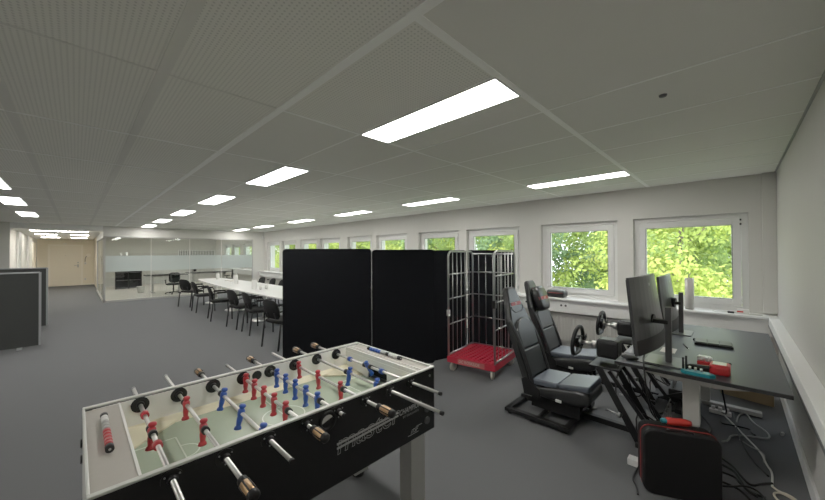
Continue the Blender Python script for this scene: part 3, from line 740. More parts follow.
# ------------------------------------------------------------------ sim racing rigs
def rig(dx, dy, sdx, label, pillow):
    t = thing('racing_rig', label, 'racing seat', (-1.0 + dx, 3.36 + dy, 0), 'sim racing rigs')
    Y = 3.36 + dy
    P = lambda x, y, z: V((x + dx, Y + y, z))
    S = lambda x, y, z: V((x + dx + sdx, Y + y, z))
    # ground frame
    m = MB(); zf = .045
    for y in (-.345, .345): m.beam(S(-1.655, y, zf), S(-1.045, y, zf), .055, .035)
    for x in (-1.63, -1.07): m.beam(S(x, -.345, zf), S(x, .345, zf), .055, .035)
    m.beam(S(-1.33, -.34, zf), S(-1.33, .34, zf), .04, .03)
    for x in (-1.62, -1.08):
        for y in (-.33, .33): m.cyl(S(x, y, 0), S(x, y, .03), .022, n=12)
    m.build('base_frame', BLACKMET, t, bevel=.004)
    m = MB(); m.beam(S(-1.65, 0, .065), P(-.35, 0, .065), .05, .05); m.build('slide_rail', BLACKMET, t, bevel=.004)
    m = MB(); m.beam(P(-.35, -.28, .045), P(-.35, .28, .045), .05, .04); m.beam(P(-.56, -.24, .055), P(-.56, .24, .055), .05, .035); m.build('cross_bar', BLACKMET, t, bevel=.004)
    m = MB()
    for y in (-.16, .16): m.beam(S(-1.47, y, .135), S(-1.02, y, .135), .014, .13)
    for x in (-1.33, -1.07): m.beam(S(x, -.16, .085), S(x, .16, .085), .04, .03)
    m.build('seat_bracket', BLACKMET, t)
    # seat shell (side profile, x-z), loft across y with rounded edges
    def slab_loft(prof, w, name, mt, sub=2, thick_edge=.75, yoff=0):
        # prof: closed x-z outline; rings across y
        m = MB(); n = len(prof); c = V((sum(p[0] for p in prof) / n, 0, sum(p[1] for p in prof) / n))
        rings = []
        for f, k in ((-1, .80), (-.93, .96), (-.5, 1.0), (0, 1.0), (.5, 1.0), (.93, .96), (1, .80)):
            rings.append([S(c.x + (x - c.x) * (1 if abs(f) < 1 else .985), yoff + f * w / 2, c.z + (z - c.z) * k) if name == 'x' else S(c.x + (x - c.x) * k ** .5, yoff + f * w / 2, c.z + (z - c.z) * k ** .5) for x, z in prof])
        m.loft(rings); return m.build(name, mt, t, subsurf=1)
    slab_loft([(-1.50, .20), (-1.2, .185), (-.96, .20), (-.905, .25), (-.915, .345), (-1.0, .352), (-1.2, .315), (-1.46, .29)], .44, 'seat_base', LEATHER)
    def seatpad(x0, z0, x1, z1):
        a0, a1 = S(x0, 0, z0), S(x1, 0, z1); dd = (a1 - a0); LL = dd.length; dd.normalize(); n3 = dd.cross(V((0, 1, 0)))
        if n3.z < 0: n3 = -n3
        cc = (a0 + a1) / 2; m = MB()
        m.loft([[cc + dd * (a * k) + V((0, 1, 0)) * (b * k) + n3 * e for a, b in rrect(LL, .385, .02, 3)] for e, k in ((-.03, .97), (.006, 1), (.018, .985), (.024, .95))], smooth=False); m.build('seat_pad', PADGLARE, t, bevel=.006)
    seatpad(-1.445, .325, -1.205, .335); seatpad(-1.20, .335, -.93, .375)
    # backrest shell: outline in the plane of the back, extruded along its normal
    q0, q1 = S(-1.47, 0, .22), S(-1.80, 0, 1.21); up = (q1 - q0).normalized(); side = V((0, 1, 0)); nr = side.cross(up)
    if nr.x < 0: nr = -nr
    L = (q1 - q0).length
    half = [(.19, 0), (.205, .10), (.215, .35), (.215, .58), (.205, .70), (.175, .78), (.115, L - .10), (.098, L - .03), (.075, L)]
    poly = [(a, b) for a, b in half] + [(-a, b) for a, b in reversed(half)]
    def backring(e, k):
        return [q0 + side * (a * k) + up * (L / 2 + (b - L / 2) * (.5 + k / 2)) + nr * e for a, b in poly]
    m = MB(); m.loft([backring(-.055, .80), backring(-.045, .95), backring(-.01, 1.0), backring(.02, .97), backring(.028, .90)], smooth=False)
    m.build('backrest_shell', LEATHER, t, bevel=.006)
    # side bolsters
    for s in (-1, 1):
        m = MB(); pts = [q0 + side * (s * .200) + up * b + nr * (.012 + d) for b, d in ((.03, .03), (.12, .045), (.30, .045), (.48, .035), (.62, .01), (.70, -.01))]
        m.tube(pts, .020, 10, smoothpath=1); m.build('side_bolster', LEATHER, t)
    def backpad(b0, b1, w0, w1, rtop, e0=.025, e1=.06):
        m = MB()
        if rtop:
            pol = [(-w0 / 2, b0), (w0 / 2, b0)] + [(w1 / 2 * math.cos(a), b1 - rtop + rtop * math.sin(a)) for a in [PI * i / 14 for i in range(15)]]
        else: pol = [(-w0 / 2, b0), (w0 / 2, b0), (w1 / 2, b1), (-w1 / 2, b1)]
        rr = lambda e, k: [q0 + side * (a * k) + up * ((b0 + b1) / 2 + (b - (b0 + b1) / 2) * k) + nr * e for a, b in pol]
        m.loft([rr(e0 - .02, .97), rr(e0 + .015, 1.0), rr(e1 - .006, .985), rr(e1, .90)], smooth=False); return m.build('back_pad', PAD, t, bevel=.008)
    backpad(.12, .385, .355, .365, 0); backpad(.392, .70, .365, .37, .15)
    # head area: notch line, red band with white mark
    o = .032
    m = MB(); pol = [(-.125, .83), (-.12, .80), (-.07, .765), (.07, .765), (.12, .80), (.125, .83)]
    m.tube([q0 + side * a + up * b + nr * .029 for a, b in pol], .005, 6); m.build('seam', BLACKPL, t)
    if not pillow:
        m = MB(); m.beam(q0 + side * -.105 + up * .855 + nr * .0298, q0 + side * .105 + up * .855 + nr * .0298, .004, .036, up=up); m.build('red_band', REDSTITCH, t)
        text_obj('lettering', 'GT', .034, frameM(q0 + side * -.026 + up * .843 + nr * .0322, side, up), mat('pale_print', (.5, .45, .42), .6), t)
    else:
        c = q0 + up * .775 + nr * .085; m = MB()
        ringp = lambda e, k: [c + side * (a * k) + up * (b * k) + nr * e for a, b in rrect(.30, .33, .10, 5)]
        m.loft([ringp(-.055, .86), ringp(-.03, .98), ringp(.01, 1.0), ringp(.035, .93), ringp(.05, .75)]); hp = m.build('head_pillow', LEATHER, t)
        m = MB(); pol = [(-.148, -.022), (.148, -.022), (.148, .018), (-.148, .018)]
        m.loft([[c + side * a * k + up * b + nr * e for a, b in pol] for e, k in ((.0, 1.0), (.036, .94), (.052, .70))], smooth=False); m.build('red_band', REDSTITCH, hp)
        text_obj('lettering', 'GT', .036, frameM(c + side * -.027 + up * -.015 + nr * .0545, side, up), mat('white_print', (.8, .8, .8), .5), hp)
    # hinge plate at the side
    for s in (-1, 1):
        m = MB(); m.prism([(-1.52, .19), (-1.36, .19), (-1.36, .26), (-1.50, .36), (-1.55, .33)], s * .215, s * .225, (V((dx + sdx, Y, 0)), V((1, 0, 0)), V((0, 0, 1)), V((0, 1, 0)))); m.build('hinge_plate', BLACKMET, t)
    m = MB(); m.beam(S(-1.21, -.224, .215), S(-1.16, -.224, .213), .012, .02); m.build('care_label', CERAMIC, t)
    # wheel stand: two slanted legs each side, braces, plate
    for s in (-1, 1):
        m = MB(); m.beam(P(-.85, s * .20, .60), P(-.555, s * .20, .05), .012, .055, up=(1, 0, .5)); m.build('stand_leg', BLACKMET, t, bevel=.002)
        m = MB(); m.beam(P(-.78, s * .17, .58), P(-.40, s * .17, .06), .022, .03, up=(1, 0, .5)); m.build('brace', BLACKMET, t)
        m = MB(); m.tube([P(-.79, s * .21, .26), P(-.70, s * .235, .26)], .008); m.cyl(P(-.70, s * .235, .26), P(-.68, s * .24, .26), .02, n=10); m.build('adjuster_knob', STEEL, t)
    m = MB(); m.box(-.93 + dx, -.70 + dx, Y - .205, Y + .205, .595, .612); m.build('wheel_plate', BLACKMET, t, bevel=.003)
    # wheel base motor
    m = MB(); z0 = .625; m.loft([[P(-.905 + .17 * f, a, z0 + .105 + b) for a, b in rrect(.145 * k, .165 * k, .03, 3)] for f, k in ((0, .9), (.06, 1), (.94, 1), (1, .92))], smooth=False); wb = m.build('wheel_base', BLACKPL, t)
    m = MB(); m.box(-.875 + dx, -.765 + dx, Y - .055, Y + .055, .811, .817); m.build('top_cover', DARKPL, wb)
    m = MB(); m.cyl(P(-.91, 0, .74), P(-.96, 0, .742), .036, n=18); m.cyl(P(-.96, 0, .742), P(-1.05, 0, .747), .017, n=14); m.build('steering_shaft', CHROME, wb)
    wc = P(-1.085, 0, .748); ax = V((-1, 0, .10)).normalized(); u = V((0, 1, 0)); v = ax.cross(u).normalized()
    if v.z < 0: v = -v
    m = MB(); pts = []
    for k in range(36):
        a = 2 * PI * k / 36; r = .138; y_, z_ = r * math.cos(a), r * math.sin(a)
        if z_ < -.108: z_ = -.108 - (z_ + .108) * -.25
        pts.append(wc + u * y_ + v * z_)
    m.tube(pts, .0185, 10, closed=True); wl = m.build('steering_wheel', BLACKPL, t)
    m = MB()
    for a in (0, PI, -PI / 2): m.beam(wc, wc + (u * math.cos(a) + v * math.sin(a)) * (.130 if a != -PI / 2 else .110), .034, .006, up=ax)
    m.build('spoke', DARKPL, wl)
    m = MB(); m.cyl(wc - ax * .03, wc + ax * .012, 0.060, n=20); m.beam(wc - ax * .01 - u * .07 + v * .02, wc - ax * .01 + u * .07 + v * .02, .05, .03, up=ax); m.build('wheel_hub', BLACKPL, wl)
    m = MB()
    for i, (a, b) in enumerate(((-.05, .03), (.05, .03), (-.05, -.02), (.05, -.02), (0, .035))): m.cyl(wc + ax * .012 + u * a + v * b, wc + ax * .02 + u * a + v * b, .009, n=10)
    m.build('wheel_button', DARKPL, wl)
    for s in (-1, 1):
        m = MB(); m.beam(wc - ax * .045 + u * s * .05 + v * .01, wc - ax * .045 + u * s * .10 + v * .05, .05, .004, up=ax); m.build('shift_paddle', STEEL if s < 0 else BLACKPL, wl)
    # pedals on a plate
    m = MB(); m.beam(P(-.52, 0, .10), P(-.28, 0, .22), .36, .02); pd = m.build('pedal_plate', BLACKMET, t)
    for y in (-.11, 0, .11):
        m = MB(); m.beam(P(-.40, y, .19), P(-.40, y, .33), .014, .014, up=(1, 0, 0)); m.beam(P(-.43, y, .27), P(-.40, y, .36), .055, .008, up=(1, 0, 0)); m.build('pedal', STEEL, pd)
    m = MB(); m.box(-.44 + dx, -.27 + dx, Y - .15, Y + .15, .13, .21); m.build('pedal_box', BLACKPL, pd, bevel=.01)
    m = MB(); m.tube([P(-.75, .12, .63), P(-.70, .15, .45), P(-.66, .14, .30), P(-.60, .15, .32), P(-.58, .12, .5), P(-.54, .10, .2), P(-.42, .05, .16)], .006, 6, smoothpath=2)
    m.tube([P(-.72, -.10, .63), P(-.74, -.19, .40), P(-.64, -.19, .12), P(-.58, -.18, .10), P(-.60, -.12, .3), P(-.45, -.05, .2)], .006, 6, smoothpath=2); m.build('cable', BLACKPL, t)
    return t
rig(0, 0, 0, 'black racing simulator seat with steering wheel, nearest to the football table', False)
rig(-.06, 1.00, -.17, 'black racing simulator seat with a head pillow, in front of the window sill', True)

# ------------------------------------------------------------------ black desk
DX0, DX1, DY0, DY1, DZ = -.685, .238, 2.965, 5.02, .742
dk = thing('standing_desk', 'black topped height adjustable desk with grey legs along the right wall', 'desk', ((DX0 + DX1) / 2, (DY0 + DY1) / 2, 0))
m = MB(); m.box(DX0, DX1, DY0, DY1, DZ - .026, DZ, 0); m.build('desk_top', DESKTOP, dk, bevel=.004)
m = MB(); e = .0015; m.box(DX0 - e, DX1 + e, DY0 - e, DY0, DZ - .025, DZ - .002); m.box(DX1, DX1 + e, DY0, DY1, DZ - .025, DZ - .002); m.box(DX0 - e, DX0, DY0, DY1, DZ - .025, DZ - .002); m.build('edge_band', DESKEDGE, dk)
for y in (DY0 + .17, DY1 - .42):
    m = MB(); m.box(-.285, -.19, y - .035, y + .035, .35, DZ - .075); m.box(-.275, -.2, y - .027, y + .027, .05, .5); lg = m.build('leg', GREYLEG, dk, bevel=.004)
    m = MB(); m.box(-.31 if y < 4 else -.27, -.13 if y < 4 else .17, y - .035, y + .035, .012, .05); m.build('foot', GREYLEG if y < 4 else SILVER, lg, bevel=.006)
    m = MB(); m.prism([(-.6, DZ - .028), (.13, DZ - .028), (.05, DZ - .06), (-.1, DZ - .085), (-.36, DZ - .085), (-.52, DZ - .06)], y - .07, y - .025, (V((0, 0, 0)), V((1, 0, 0)), V((0, 0, 1)), V((0, 1, 0)))); m.build('support_arm', GREYLEG, lg)
m = MB(); m.beam((-.24, DY0 + .2, DZ - .055), (-.24, DY1 - .45, DZ - .055), .08, .04); m.build('cross_beam', GREYLEG, dk)
# monitors
def monitor(ox, oy, label, px_, pz_, pr_=0):
    t = thing('monitor', label, 'monitor', (-.37 + ox, 3.2 + oy, DZ), 'curved monitors on the desk')
    P = lambda x, y, z: V((x + ox, y + oy, z))
    # curved panel seen from behind
    NL, NR = 9, 6
    def pt(u_, v_, e):
        x = px_ - .015 + (-.568 + (.046 + pr_) * u_) * v_ + (-.516 + (.080 + pr_) * u_) * (1 - v_); x += .012 * math.sin(PI * u_) + e * (1 - .55 * abs(2 * u_ - 1) ** 2)
        y = 2.85 + .75 * u_
        z = pz_ + .835 + .57 * v_
        return P(x, y, z)
    vs = []; fs = []
    for side, e in ((0, 0), (1, .040)):
        for i in range(NL + 1):
            for j in range(NR + 1): vs.append(pt(i / NL, j / NR, e if side else -.0))
    K = (NL + 1) * (NR + 1); idx = lambda s, i, j: s * K + i * (NR + 1) + j
    for i in range(NL):
        for j in range(NR):
            fs.append((idx(0, i, j), idx(0, i, j + 1), idx(0, i + 1, j + 1), idx(0, i + 1, j))); fs.append((idx(1, i, j), idx(1, i + 1, j), idx(1, i + 1, j + 1), idx(1, i, j + 1)))
    for i in range(NL):
        fs.append((idx(0, i, 0), idx(0, i + 1, 0), idx(1, i + 1, 0), idx(1, i, 0))); fs.append((idx(0, i, NR), idx(1, i, NR), idx(1, i + 1, NR), idx(0, i + 1, NR)))
    for j in range(NR):
        fs.append((idx(0, 0, j), idx(1, 0, j), idx(1, 0, j + 1), idx(0, 0, j + 1))); fs.append((idx(0, NL, j), idx(0, NL, j + 1), idx(1, NL, j + 1), idx(1, NL, j)))
    m = MB(); m.add(vs, fs, 0, False); pn = m.build('monitor_housing', MONBACK, t, bevel=.004)
    m = MB(); vs = [pt(i / NL, v_, -.004) for v_ in (.03, .97) for i in range(NL + 1)]; n = NL + 1
    m.add(vs, [(i, i + 1, n + i + 1, n + i) for i in range(NL)], 0, True); m.build('screen', mat('dark_screen', (.01, .01, .012), .15), pn)
    m = MB(); vs = [pt(.02 + .96 * i / NL, v_, .0425) for v_ in (.0, .19) for i in range(NL + 1)]
    m.add(vs, [(i, i + 1, n + i + 1, n + i) for i in range(NL)], 0, True); m.build('lower_cover', BLACKPL, pn)
    m = MB(); m.cyl(pt(.5, .88, .041), pt(.5, .88, .0425), .012, n=16); m.build('round_badge', STEEL, pn)
    # stand
    m = MB(); m.box(-.392 + ox, -.352 + ox, 3.165 + oy, 3.205 + oy, DZ + .01, DZ + .43); m.build('stand_pole', DARKPL, t, bevel=.006)
    m = MB(); m.beam(P(-.52 + px_, 3.20, 1.055), P(-.37, 3.185, 1.055), .05, .03); m.cyl(P(-.51 + px_, 3.205, 1.06), P(-.465 + px_, 3.2, 1.055), .05, n=18); m.build('stand_arm', BLACKPL, t, bevel=.004)
    m = MB(); m.prism(rrect(.235, .29, .02, 4), 0, .010, (P(-.40, 3.215, DZ), V((1, 0, 0)), V((0, 1, 0)), V((0, 0, 1)))); m.build('stand_base', mat('grey_stand_metal', (.13, .13, .135), .35, metal=.3), t, bevel=.002)
    return t
monitor(0, 0, 'large curved black monitor on the desk, nearer of the two, seen from behind', 0, 0)
monitor(-.038, 1.24, 'large curved black monitor on the desk, farther one next to the window', .05, -.06, -.04)
# desk items
m = MB(); m.ball((-.605, 3.075, DZ + .0195), (.062, .034, .019), 14); 
mo = m.build('computer_mouse', BLACKPL); tag(mo, 'black computer mouse on the front corner of the black desk', 'mouse')
m = MB(); m.box(-.640, -.622, 3.073, 3.077, DZ + .030, DZ + .038); m.build('scroll_wheel', DARKPL, mo)
m = MB(); m.tube([(-.56, 3.06, DZ + .005), (-.50, 3.03, DZ + .005), (-.46, 3.04, DZ + .005), (-.42, 3.02, DZ + .006), (-.40, 3.06, DZ + .006), (-.44, 3.08, DZ + .006)], .004, 6, smoothpath=2); tag(m.build('mouse_cable', BLACKPL), 'thin black cable curled in front of the nearer monitor base', 'cable')
random.seed(3)
m = MB(); n = 8; vs = []
for i in range(n + 1):
    for j in range(n + 1):
        d = max(abs(i - n / 2), abs(j - n / 2)) / (n / 2)
        vs.append((-.675 + .13 * i / n + random.uniform(-.008, .008), 3.28 + .24 * j / n + random.uniform(-.008, .008), DZ + .003 + (1 - d) * .045 + random.uniform(0, .022) * (d < .95)))
m.add(vs, [(i * (n + 1) + j, (i + 1) * (n + 1) + j, (i + 1) * (n + 1) + j + 1, i * (n + 1) + j + 1) for i in range(n) for j in range(n)]); tag(m.build('plastic_bag', CLEARP), 'crumpled clear plastic bag on the desk behind the wheel base', 'bag')
m = MB(); m.box(-.47, -.37, 3.50, 3.68, DZ + .0005, DZ + .003, M=None); tag(m.build('paper_note', PAPER), 'small white paper card lying behind the nearer monitor base', 'paper')
t = thing('pen', 'thin dark pen lying on the desk behind the monitors', 'pen', (-.30, 3.82, DZ)); m = MB(); m.cyl((-.345, 3.90, DZ + .006), (-.30, 3.74, DZ + .006), .005, n=8); m.build('pen_barrel', BLACKPL, t); m = MB(); m.cyl((-.30, 3.74, DZ + .006), (-.295, 3.722, DZ + .006), .005, .001, n=8); m.build('pen_tip', STEEL, t)
# flat dark keyboard-like slab
t = thing('key_pad', 'slim dark grey keyboard lying on the desk near the far corner', 'keyboard', (-.15, 4.07, DZ))
K = frameM((-.152, 4.08, DZ), (.985, .06, 0), (-.06, .985, 0))
m = MB(); m.box(-.13, .13, -.10, .10, .001, .022, M=K); m.build('keyboard_base', BLACKPL, t, bevel=.004)
m = MB()
for i in range(3): m.box(-.12 + .082 * i, -.044 + .082 * i, -.088, .088, .022, .030, M=K)
m.build('key_block', mat('olive_grey_plastic', (.06, .058, .05), .5), t, bevel=.002)
m = MB(); m.cyl(K @ V((-.13, .07, .012)), K @ V((-.13, .09, .012)), .012); m.build('key_clip', BLACKPL, t)
# hex key set: teal holder
t = thing('hex_key_set', 'teal plastic hex key holder with black keys at the desk edge', 'tool', (-.20, 2.98, DZ))
m = MB(); m.prism([(-.285, 3.00), (-.27, 3.05), (-.12, 3.035), (-.10, 3.0), (-.13, 2.972), (-.26, 2.972)], DZ + .001, DZ + .026); m.build('key_holder', TEAL, t, bevel=.005)
for i, (x, h) in enumerate(((-.272, .085), (-.255, .10), (-.235, .03), (-.205, .028), (-.175, .026))):
    m = MB(); m.cyl((x, 3.02, DZ + .02), (x, 3.02, DZ + .02 + h), .007 if i < 2 else .008, n=6); m.build('hex_key', BLACKPL if i < 2 else STEEL, t)
# red multi-tool / screwdriver set
t = thing('cordless_screwdriver', 'red and black power screwdriver lying behind the teal holder', 'tool', (-.14, 3.17, DZ))
m = MB(); m.loft([[V((-.255 + .17 * f, 3.10 + .04 * f + a * k, DZ + .026 + b * k)) for a, b in rrect(.046, .046, .015, 3)] for f, k in ((0, .6), (.1, .9), (.9, 1.0), (1, .9))]); m.build('tool_body', BLACKPL, t)
m = MB(); m.loft([[V((-.135 + .105 * f, 3.14 + .02 * f + a * k, DZ + .036 + b * k)) for a, b in rrect(.13, .07, .02, 3)] for f, k in ((0, .85), (.12, 1), (.88, 1), (1, .85))], smooth=False); m.build('battery_block', RED, t)
m = MB(); m.box(-.12, -.05, 3.11, 3.19, DZ + .071, DZ + .073); m.build('white_sticker', CERAMIC, t)
t = thing('bit_case', 'small red and white bit case standing beside the power screwdriver', 'tool case', (-.16, 3.36, DZ))
m = MB(); m.box(-.215, -.13, 3.29, 3.40, DZ + .001, DZ + .03, 0); m.build('case_base', RED, t, bevel=.004)
m = MB()
for i in range(4): m.cyl((-.205 + .022 * i, 3.31 + .015 * (i % 2), DZ + .03), (-.205 + .022 * i, 3.31 + .015 * (i % 2), DZ + .062), .010, n=8)
m.box(-.21, -.14, 3.35, 3.39, DZ + .03, DZ + .055); m.build('bit_holder', CERAMIC, t)
t = thing('marker_pen', 'white capped pen next to the bit case on the desk', 'pen', (-.07, 3.36, DZ))
m = MB(); m.cyl((-.12, 3.33, DZ + .011), (-.06, 3.40, DZ + .011), .010, n=10); m.build('pen_barrel', CERAMIC, t); m = MB(); m.cyl((-.06, 3.40, DZ + .011), (-.035, 3.43, DZ + .011), .0105, n=10); m.build('pen_cap', BLACKPL, t)
# sill items
t = thing('paper_roll', 'tall off-white paper roll standing on the window sill', 'paper roll', (-.435, 5.64, .842))
m = MB(); m.cyl((-.435, 5.64, .842), (-.435, 5.64, 1.245), .047, n=24); m.build('paper_wrap', PAPER, t); m = MB(); m.cyl((-.435, 5.64, 1.2452), (-.435, 5.64, 1.25), .028, n=18); m.build('core', CARD, t)
m = MB(); m.box(.01, .115, 5.69, 5.77, .839, .884, 0); m.box(.008, .065, 5.688, 5.772, .848, .866, 1); tag(m.build('small_box', [CERAMIC, REDPOUCH], bevel=.003), 'small white and red cardboard box on the sill under the large window', 'box')
t = thing('power_adapter', 'black plug adapter with a pale cable loop on the sill', 'adapter', (.05, 5.66, .842))
m = MB(); m.box(-.075, -.015, 5.60, 5.645, .839, .862); m.build('adapter_body', BLACKPL, t, bevel=.005)
m = MB(); m.tube([(-.015, 5.625, .852), (.05, 5.62, .847), (.16, 5.60, .844), (.225, 5.62, .844), (.22, 5.66, .844), (.15, 5.67, .844), (.12, 5.65, .846)], .0055, 8, smoothpath=2); m.build('cord', WHITECAB, t)
m = MB(); m.tube([(-.075, 5.625, .85), (-.12, 5.63, .845), (-.19, 5.62, .844), (-.21, 5.64, .847)], .005, 8, smoothpath=1); m.build('cord', WHITECAB, t)
m = MB(); m.loft([[V((-2.30 + .29 * f, 5.68 + a * k, .902 + b * k)) for a, b in rrect(.20, .124, .040, 5)] for f, k in ((0, .75), (.08, .97), (.5, 1), (.92, .97), (1, .75))])
pl = m.build('neck_pillow', LEATHER); tag(pl, 'black vinyl lumbar pillow with red piping lying on the window sill', 'pillow')
m = MB(); m.tube([(-2.28, 5.588, .915), (-2.15, 5.579, .917), (-2.03, 5.588, .915)], .005, 6); m.build('piping', REDSTITCH, pl)

# ------------------------------------------------------------------ floor clutter by the desk
A, B = V((-.448, 2.64, 0)), V((-.064, 2.80, 0)); d = (B - A).normalized(); nn = V((-d.y, d.x, 0)); Wd = (B - A).length
t = thing('carry_case', 'black hard shell carry case with red piping standing in front of the desk', 'case', (A + B) / 2 + nn * .08)
ctr = A + d * Wd / 2 + V((0, 0, .213))
rc = lambda e, k: [ctr + d * a + V((0, 0, b)) + nn * e for a, b in rrect(Wd - (1 - k) * .10, .426 - (1 - k) * .10, .055, 6)]
m = MB(); m.loft([rc(.0, .85), rc(.012, .97), rc(.03, 1.0), rc(.066, 1.0)], smooth=False); m.build('case_half', CASEB, t, bevel=.004)
m = MB(); m.loft([rc(.074, 1.0), rc(.13, 1.0), rc(.148, .97), rc(.16, .85)], smooth=False); m.build('case_half', CASEB, t, bevel=.004)
m = MB(); m.loft([[ctr + (p - ctr - nn * .066) * 1.006 + nn * e for p in rc(.066, 1.0)] for e in (.0665, .0735)], smooth=False); m.build('zip_piping', REDSTITCH, t)
m = MB(); hc = ctr + V((0, 0, .212)) + nn * .025; m.tube([hc - d * .07, hc - d * .06 + V((0, 0, .012)), hc + d * .06 + V((0, 0, .012)), hc + d * .07], .007, 8, smoothpath=1); m.build('handle', BLACKPL, t)
t = thing('torch', 'bright red plastic tube tool lying on top of the black case', 'tool', (-.30, 2.80, .436))
m = MB(); p0, p1 = V((-.345, 2.80, .452)), V((-.165, 2.90, .452)); m.lathe([(0, 0), (.018, 0), (.0235, .008), (.0235, .115), (.020, .125), (.016, .142), (0, .143)], p0, axis=(p1 - p0), n=18); m.build('tube_body', REDPOUCH, t)
m = MB(); m.lathe([(0, -.03), (.012, -.03), (.016, -.02), (.016, 0)], p0, axis=(p1 - p0), n=14); m.build('tube_cap', TEAL, t)
t = thing('charger_block', 'small white charger block on the carpet beside the black case', 'charger', (-.56, 2.93, 0))
m = MB(); m.box(-.595, -.515, 2.90, 2.97, .001, .05); m.build('charger_body', CERAMIC, t, bevel=.006)
m = MB(); m.tube([(-.52, 2.90, .02), (-.53, 2.80, .008), (-.525, 2.72, .008), (-.49, 2.66, .008), (-.47, 2.58, .008)], .006, 8, smoothpath=2); m.build('cord', BLACKPL, t)
def cable(pts, r, mt, label, z=None):
    if mt is BLACKPL: r = r * 1.35
    z = r + .001 if z is None else z
    m = MB(); m.tube([(x, y, z + .004 * ((i * 7) % 3)) for i, (x, y) in enumerate(pts)], r, 7, smoothpath=2)
    tag(m.build('cable', mt), label, 'cable', 'cables under the desk')
cable([(-0.107, 4.450), (-0.029, 4.237), (0.040, 4.025), (0.134, 3.792), (0.149, 3.600), (0.177, 3.491), (0.164, 3.293)], .006, WHITECAB, 'thick white cable running across the carpet from the desk foot')
cable([(-0.007, 4.285), (0.008, 4.500), (0.063, 4.613), (0.102, 4.390), (0.192, 4.244), (0.197, 4.084), (0.080, 4.064), (-0.042, 3.971), (-0.054, 3.821), (-0.093, 3.783)], .006, mat('grey_cable', (.30, .30, .29), .45), 'grey looped cable nearest the skirting under the desk')
cable([(-0.039, 4.675), (-0.008, 4.178), (0.036, 3.758), (0.086, 3.575), (0.152, 3.418)], .005, BLACKPL, 'thin black cable crossing under the thick white cable')
cable([(-0.093, 3.476), (-0.026, 3.396), (0.013, 3.285), (0.060, 3.193), (0.114, 3.275), (0.167, 3.320)], .006, BLACKPL, 'black cable curving from the case to the beige coil')
cable([(-0.20, 3.40), (-0.026, 3.345), (0.012, 3.207), (0.038, 3.114), (0.087, 3.080)], .007, BLACKPL, 'black cable snaking out behind the carry case, second in the tangle')
cable([(-0.20, 3.25), (-0.015, 3.258), (0.007, 3.171), (0.058, 3.106), (0.127, 3.106)], .006, BLACKPL, 'black cable bending sharply in the tangle by the case, third one')
cable([(-0.16, 3.13), (-0.025, 3.111), (0.027, 3.062), (.08, 2.95)], .006, BLACKPL, 'black cable closest to the viewer in the tangle by the case')
cable([(-0.12, 3.02), (-0.04, 3.06), (0.03, 3.14), (.10, 3.15), (.14, 3.0)], .005, BLACKPL, 'thin black cable rising over the tangle by the case', z=.02)
cable([(-0.111, 4.269), (-0.109, 4.160), (-0.029, 4.184), (0.091, 4.221), (0.082, 4.138), (0.107, 4.090)], .005, BLACKPL, 'black kinked cable under the middle of the desk')
cable([(0.012, 3.929), (0.075, 3.837), (0.134, 3.792), (0.150, 3.749), (0.139, 3.626)], .005, mat('grey_cable', (.3, .3, .3)), 'short grey cable lying along the thick white cable')
cable([(-.55, 4.0), (-.45, 4.2), (-.3, 4.1), (-.35, 3.8), (-.2, 3.7), (-.15, 4.0), (-.3, 4.35)], .006, BLACKPL, 'black cable coiled around the pedals under the desk')
cable([(0.164, 3.30), (0.19, 3.25), (0.24, 3.24), (0.285, 3.19), (0.28, 3.12), (0.23, 3.10), (.18, 3.13), (.16, 3.20), (.20, 3.24), (.26, 3.21)], .006, mat('beige_cable', (.55, .50, .38), .5), 'coiled beige cable on the carpet against the skirting')
m = MB(); m.cyl((.275, 4.27, .012), (.282, 4.31, .012), .011, n=10); tag(m.build('cable_plug', CERAMIC), 'tiny pale plug lying alone on the carpet by the skirting', 'plug')
t = thing('power_strip', 'white power strip with plugs on the carpet at the far desk foot', 'power strip', (-.1, 4.42, 0))
m = MB(); m.box(-.2, -.04, 4.40, 4.45, .002, .038); m.build('strip_body', CERAMIC, t, bevel=.005)
for x in (-.17, -.12, -.07): m = MB(); m.box(x - .014, x + .014, 4.412, 4.438, .038, .07); m.build('plug', CERAMIC, t, bevel=.004)
# cables hanging from the desk
m = MB(); m.tube([(-.47, 3.25, .98), (-.50, 3.22, .88), (-.52, 3.10, .78), (-.50, 2.99, DZ + .03), (-.49, 2.94, DZ - .01), (-.47, 2.93, .55), (-.42, 3.05, .3), (-.36, 3.15, .1)], .006, 7, smoothpath=2); tag(m.build('monitor_cable', BLACKPL), 'black cable dropping from the nearer monitor over the desk edge', 'cable')
m = MB(); m.tube([(-.10, 3.6, DZ - .05), (-.08, 3.6, .45), (-.06, 3.9, .2), (-.10, 4.2, .10)], .006, 7, smoothpath=2); tag(m.build('desk_cable', BLACKPL), 'black cable hanging beneath the desk top near its rear leg', 'cable')
# board standing behind the desk
m = MB(); m.beam((-.13, 5.10, .20), (.27, 5.00, .20), .02, .40); tag(m.build('wooden_board', CARD, bevel=.003), 'brown wooden board standing on the carpet behind the black desk', 'board')

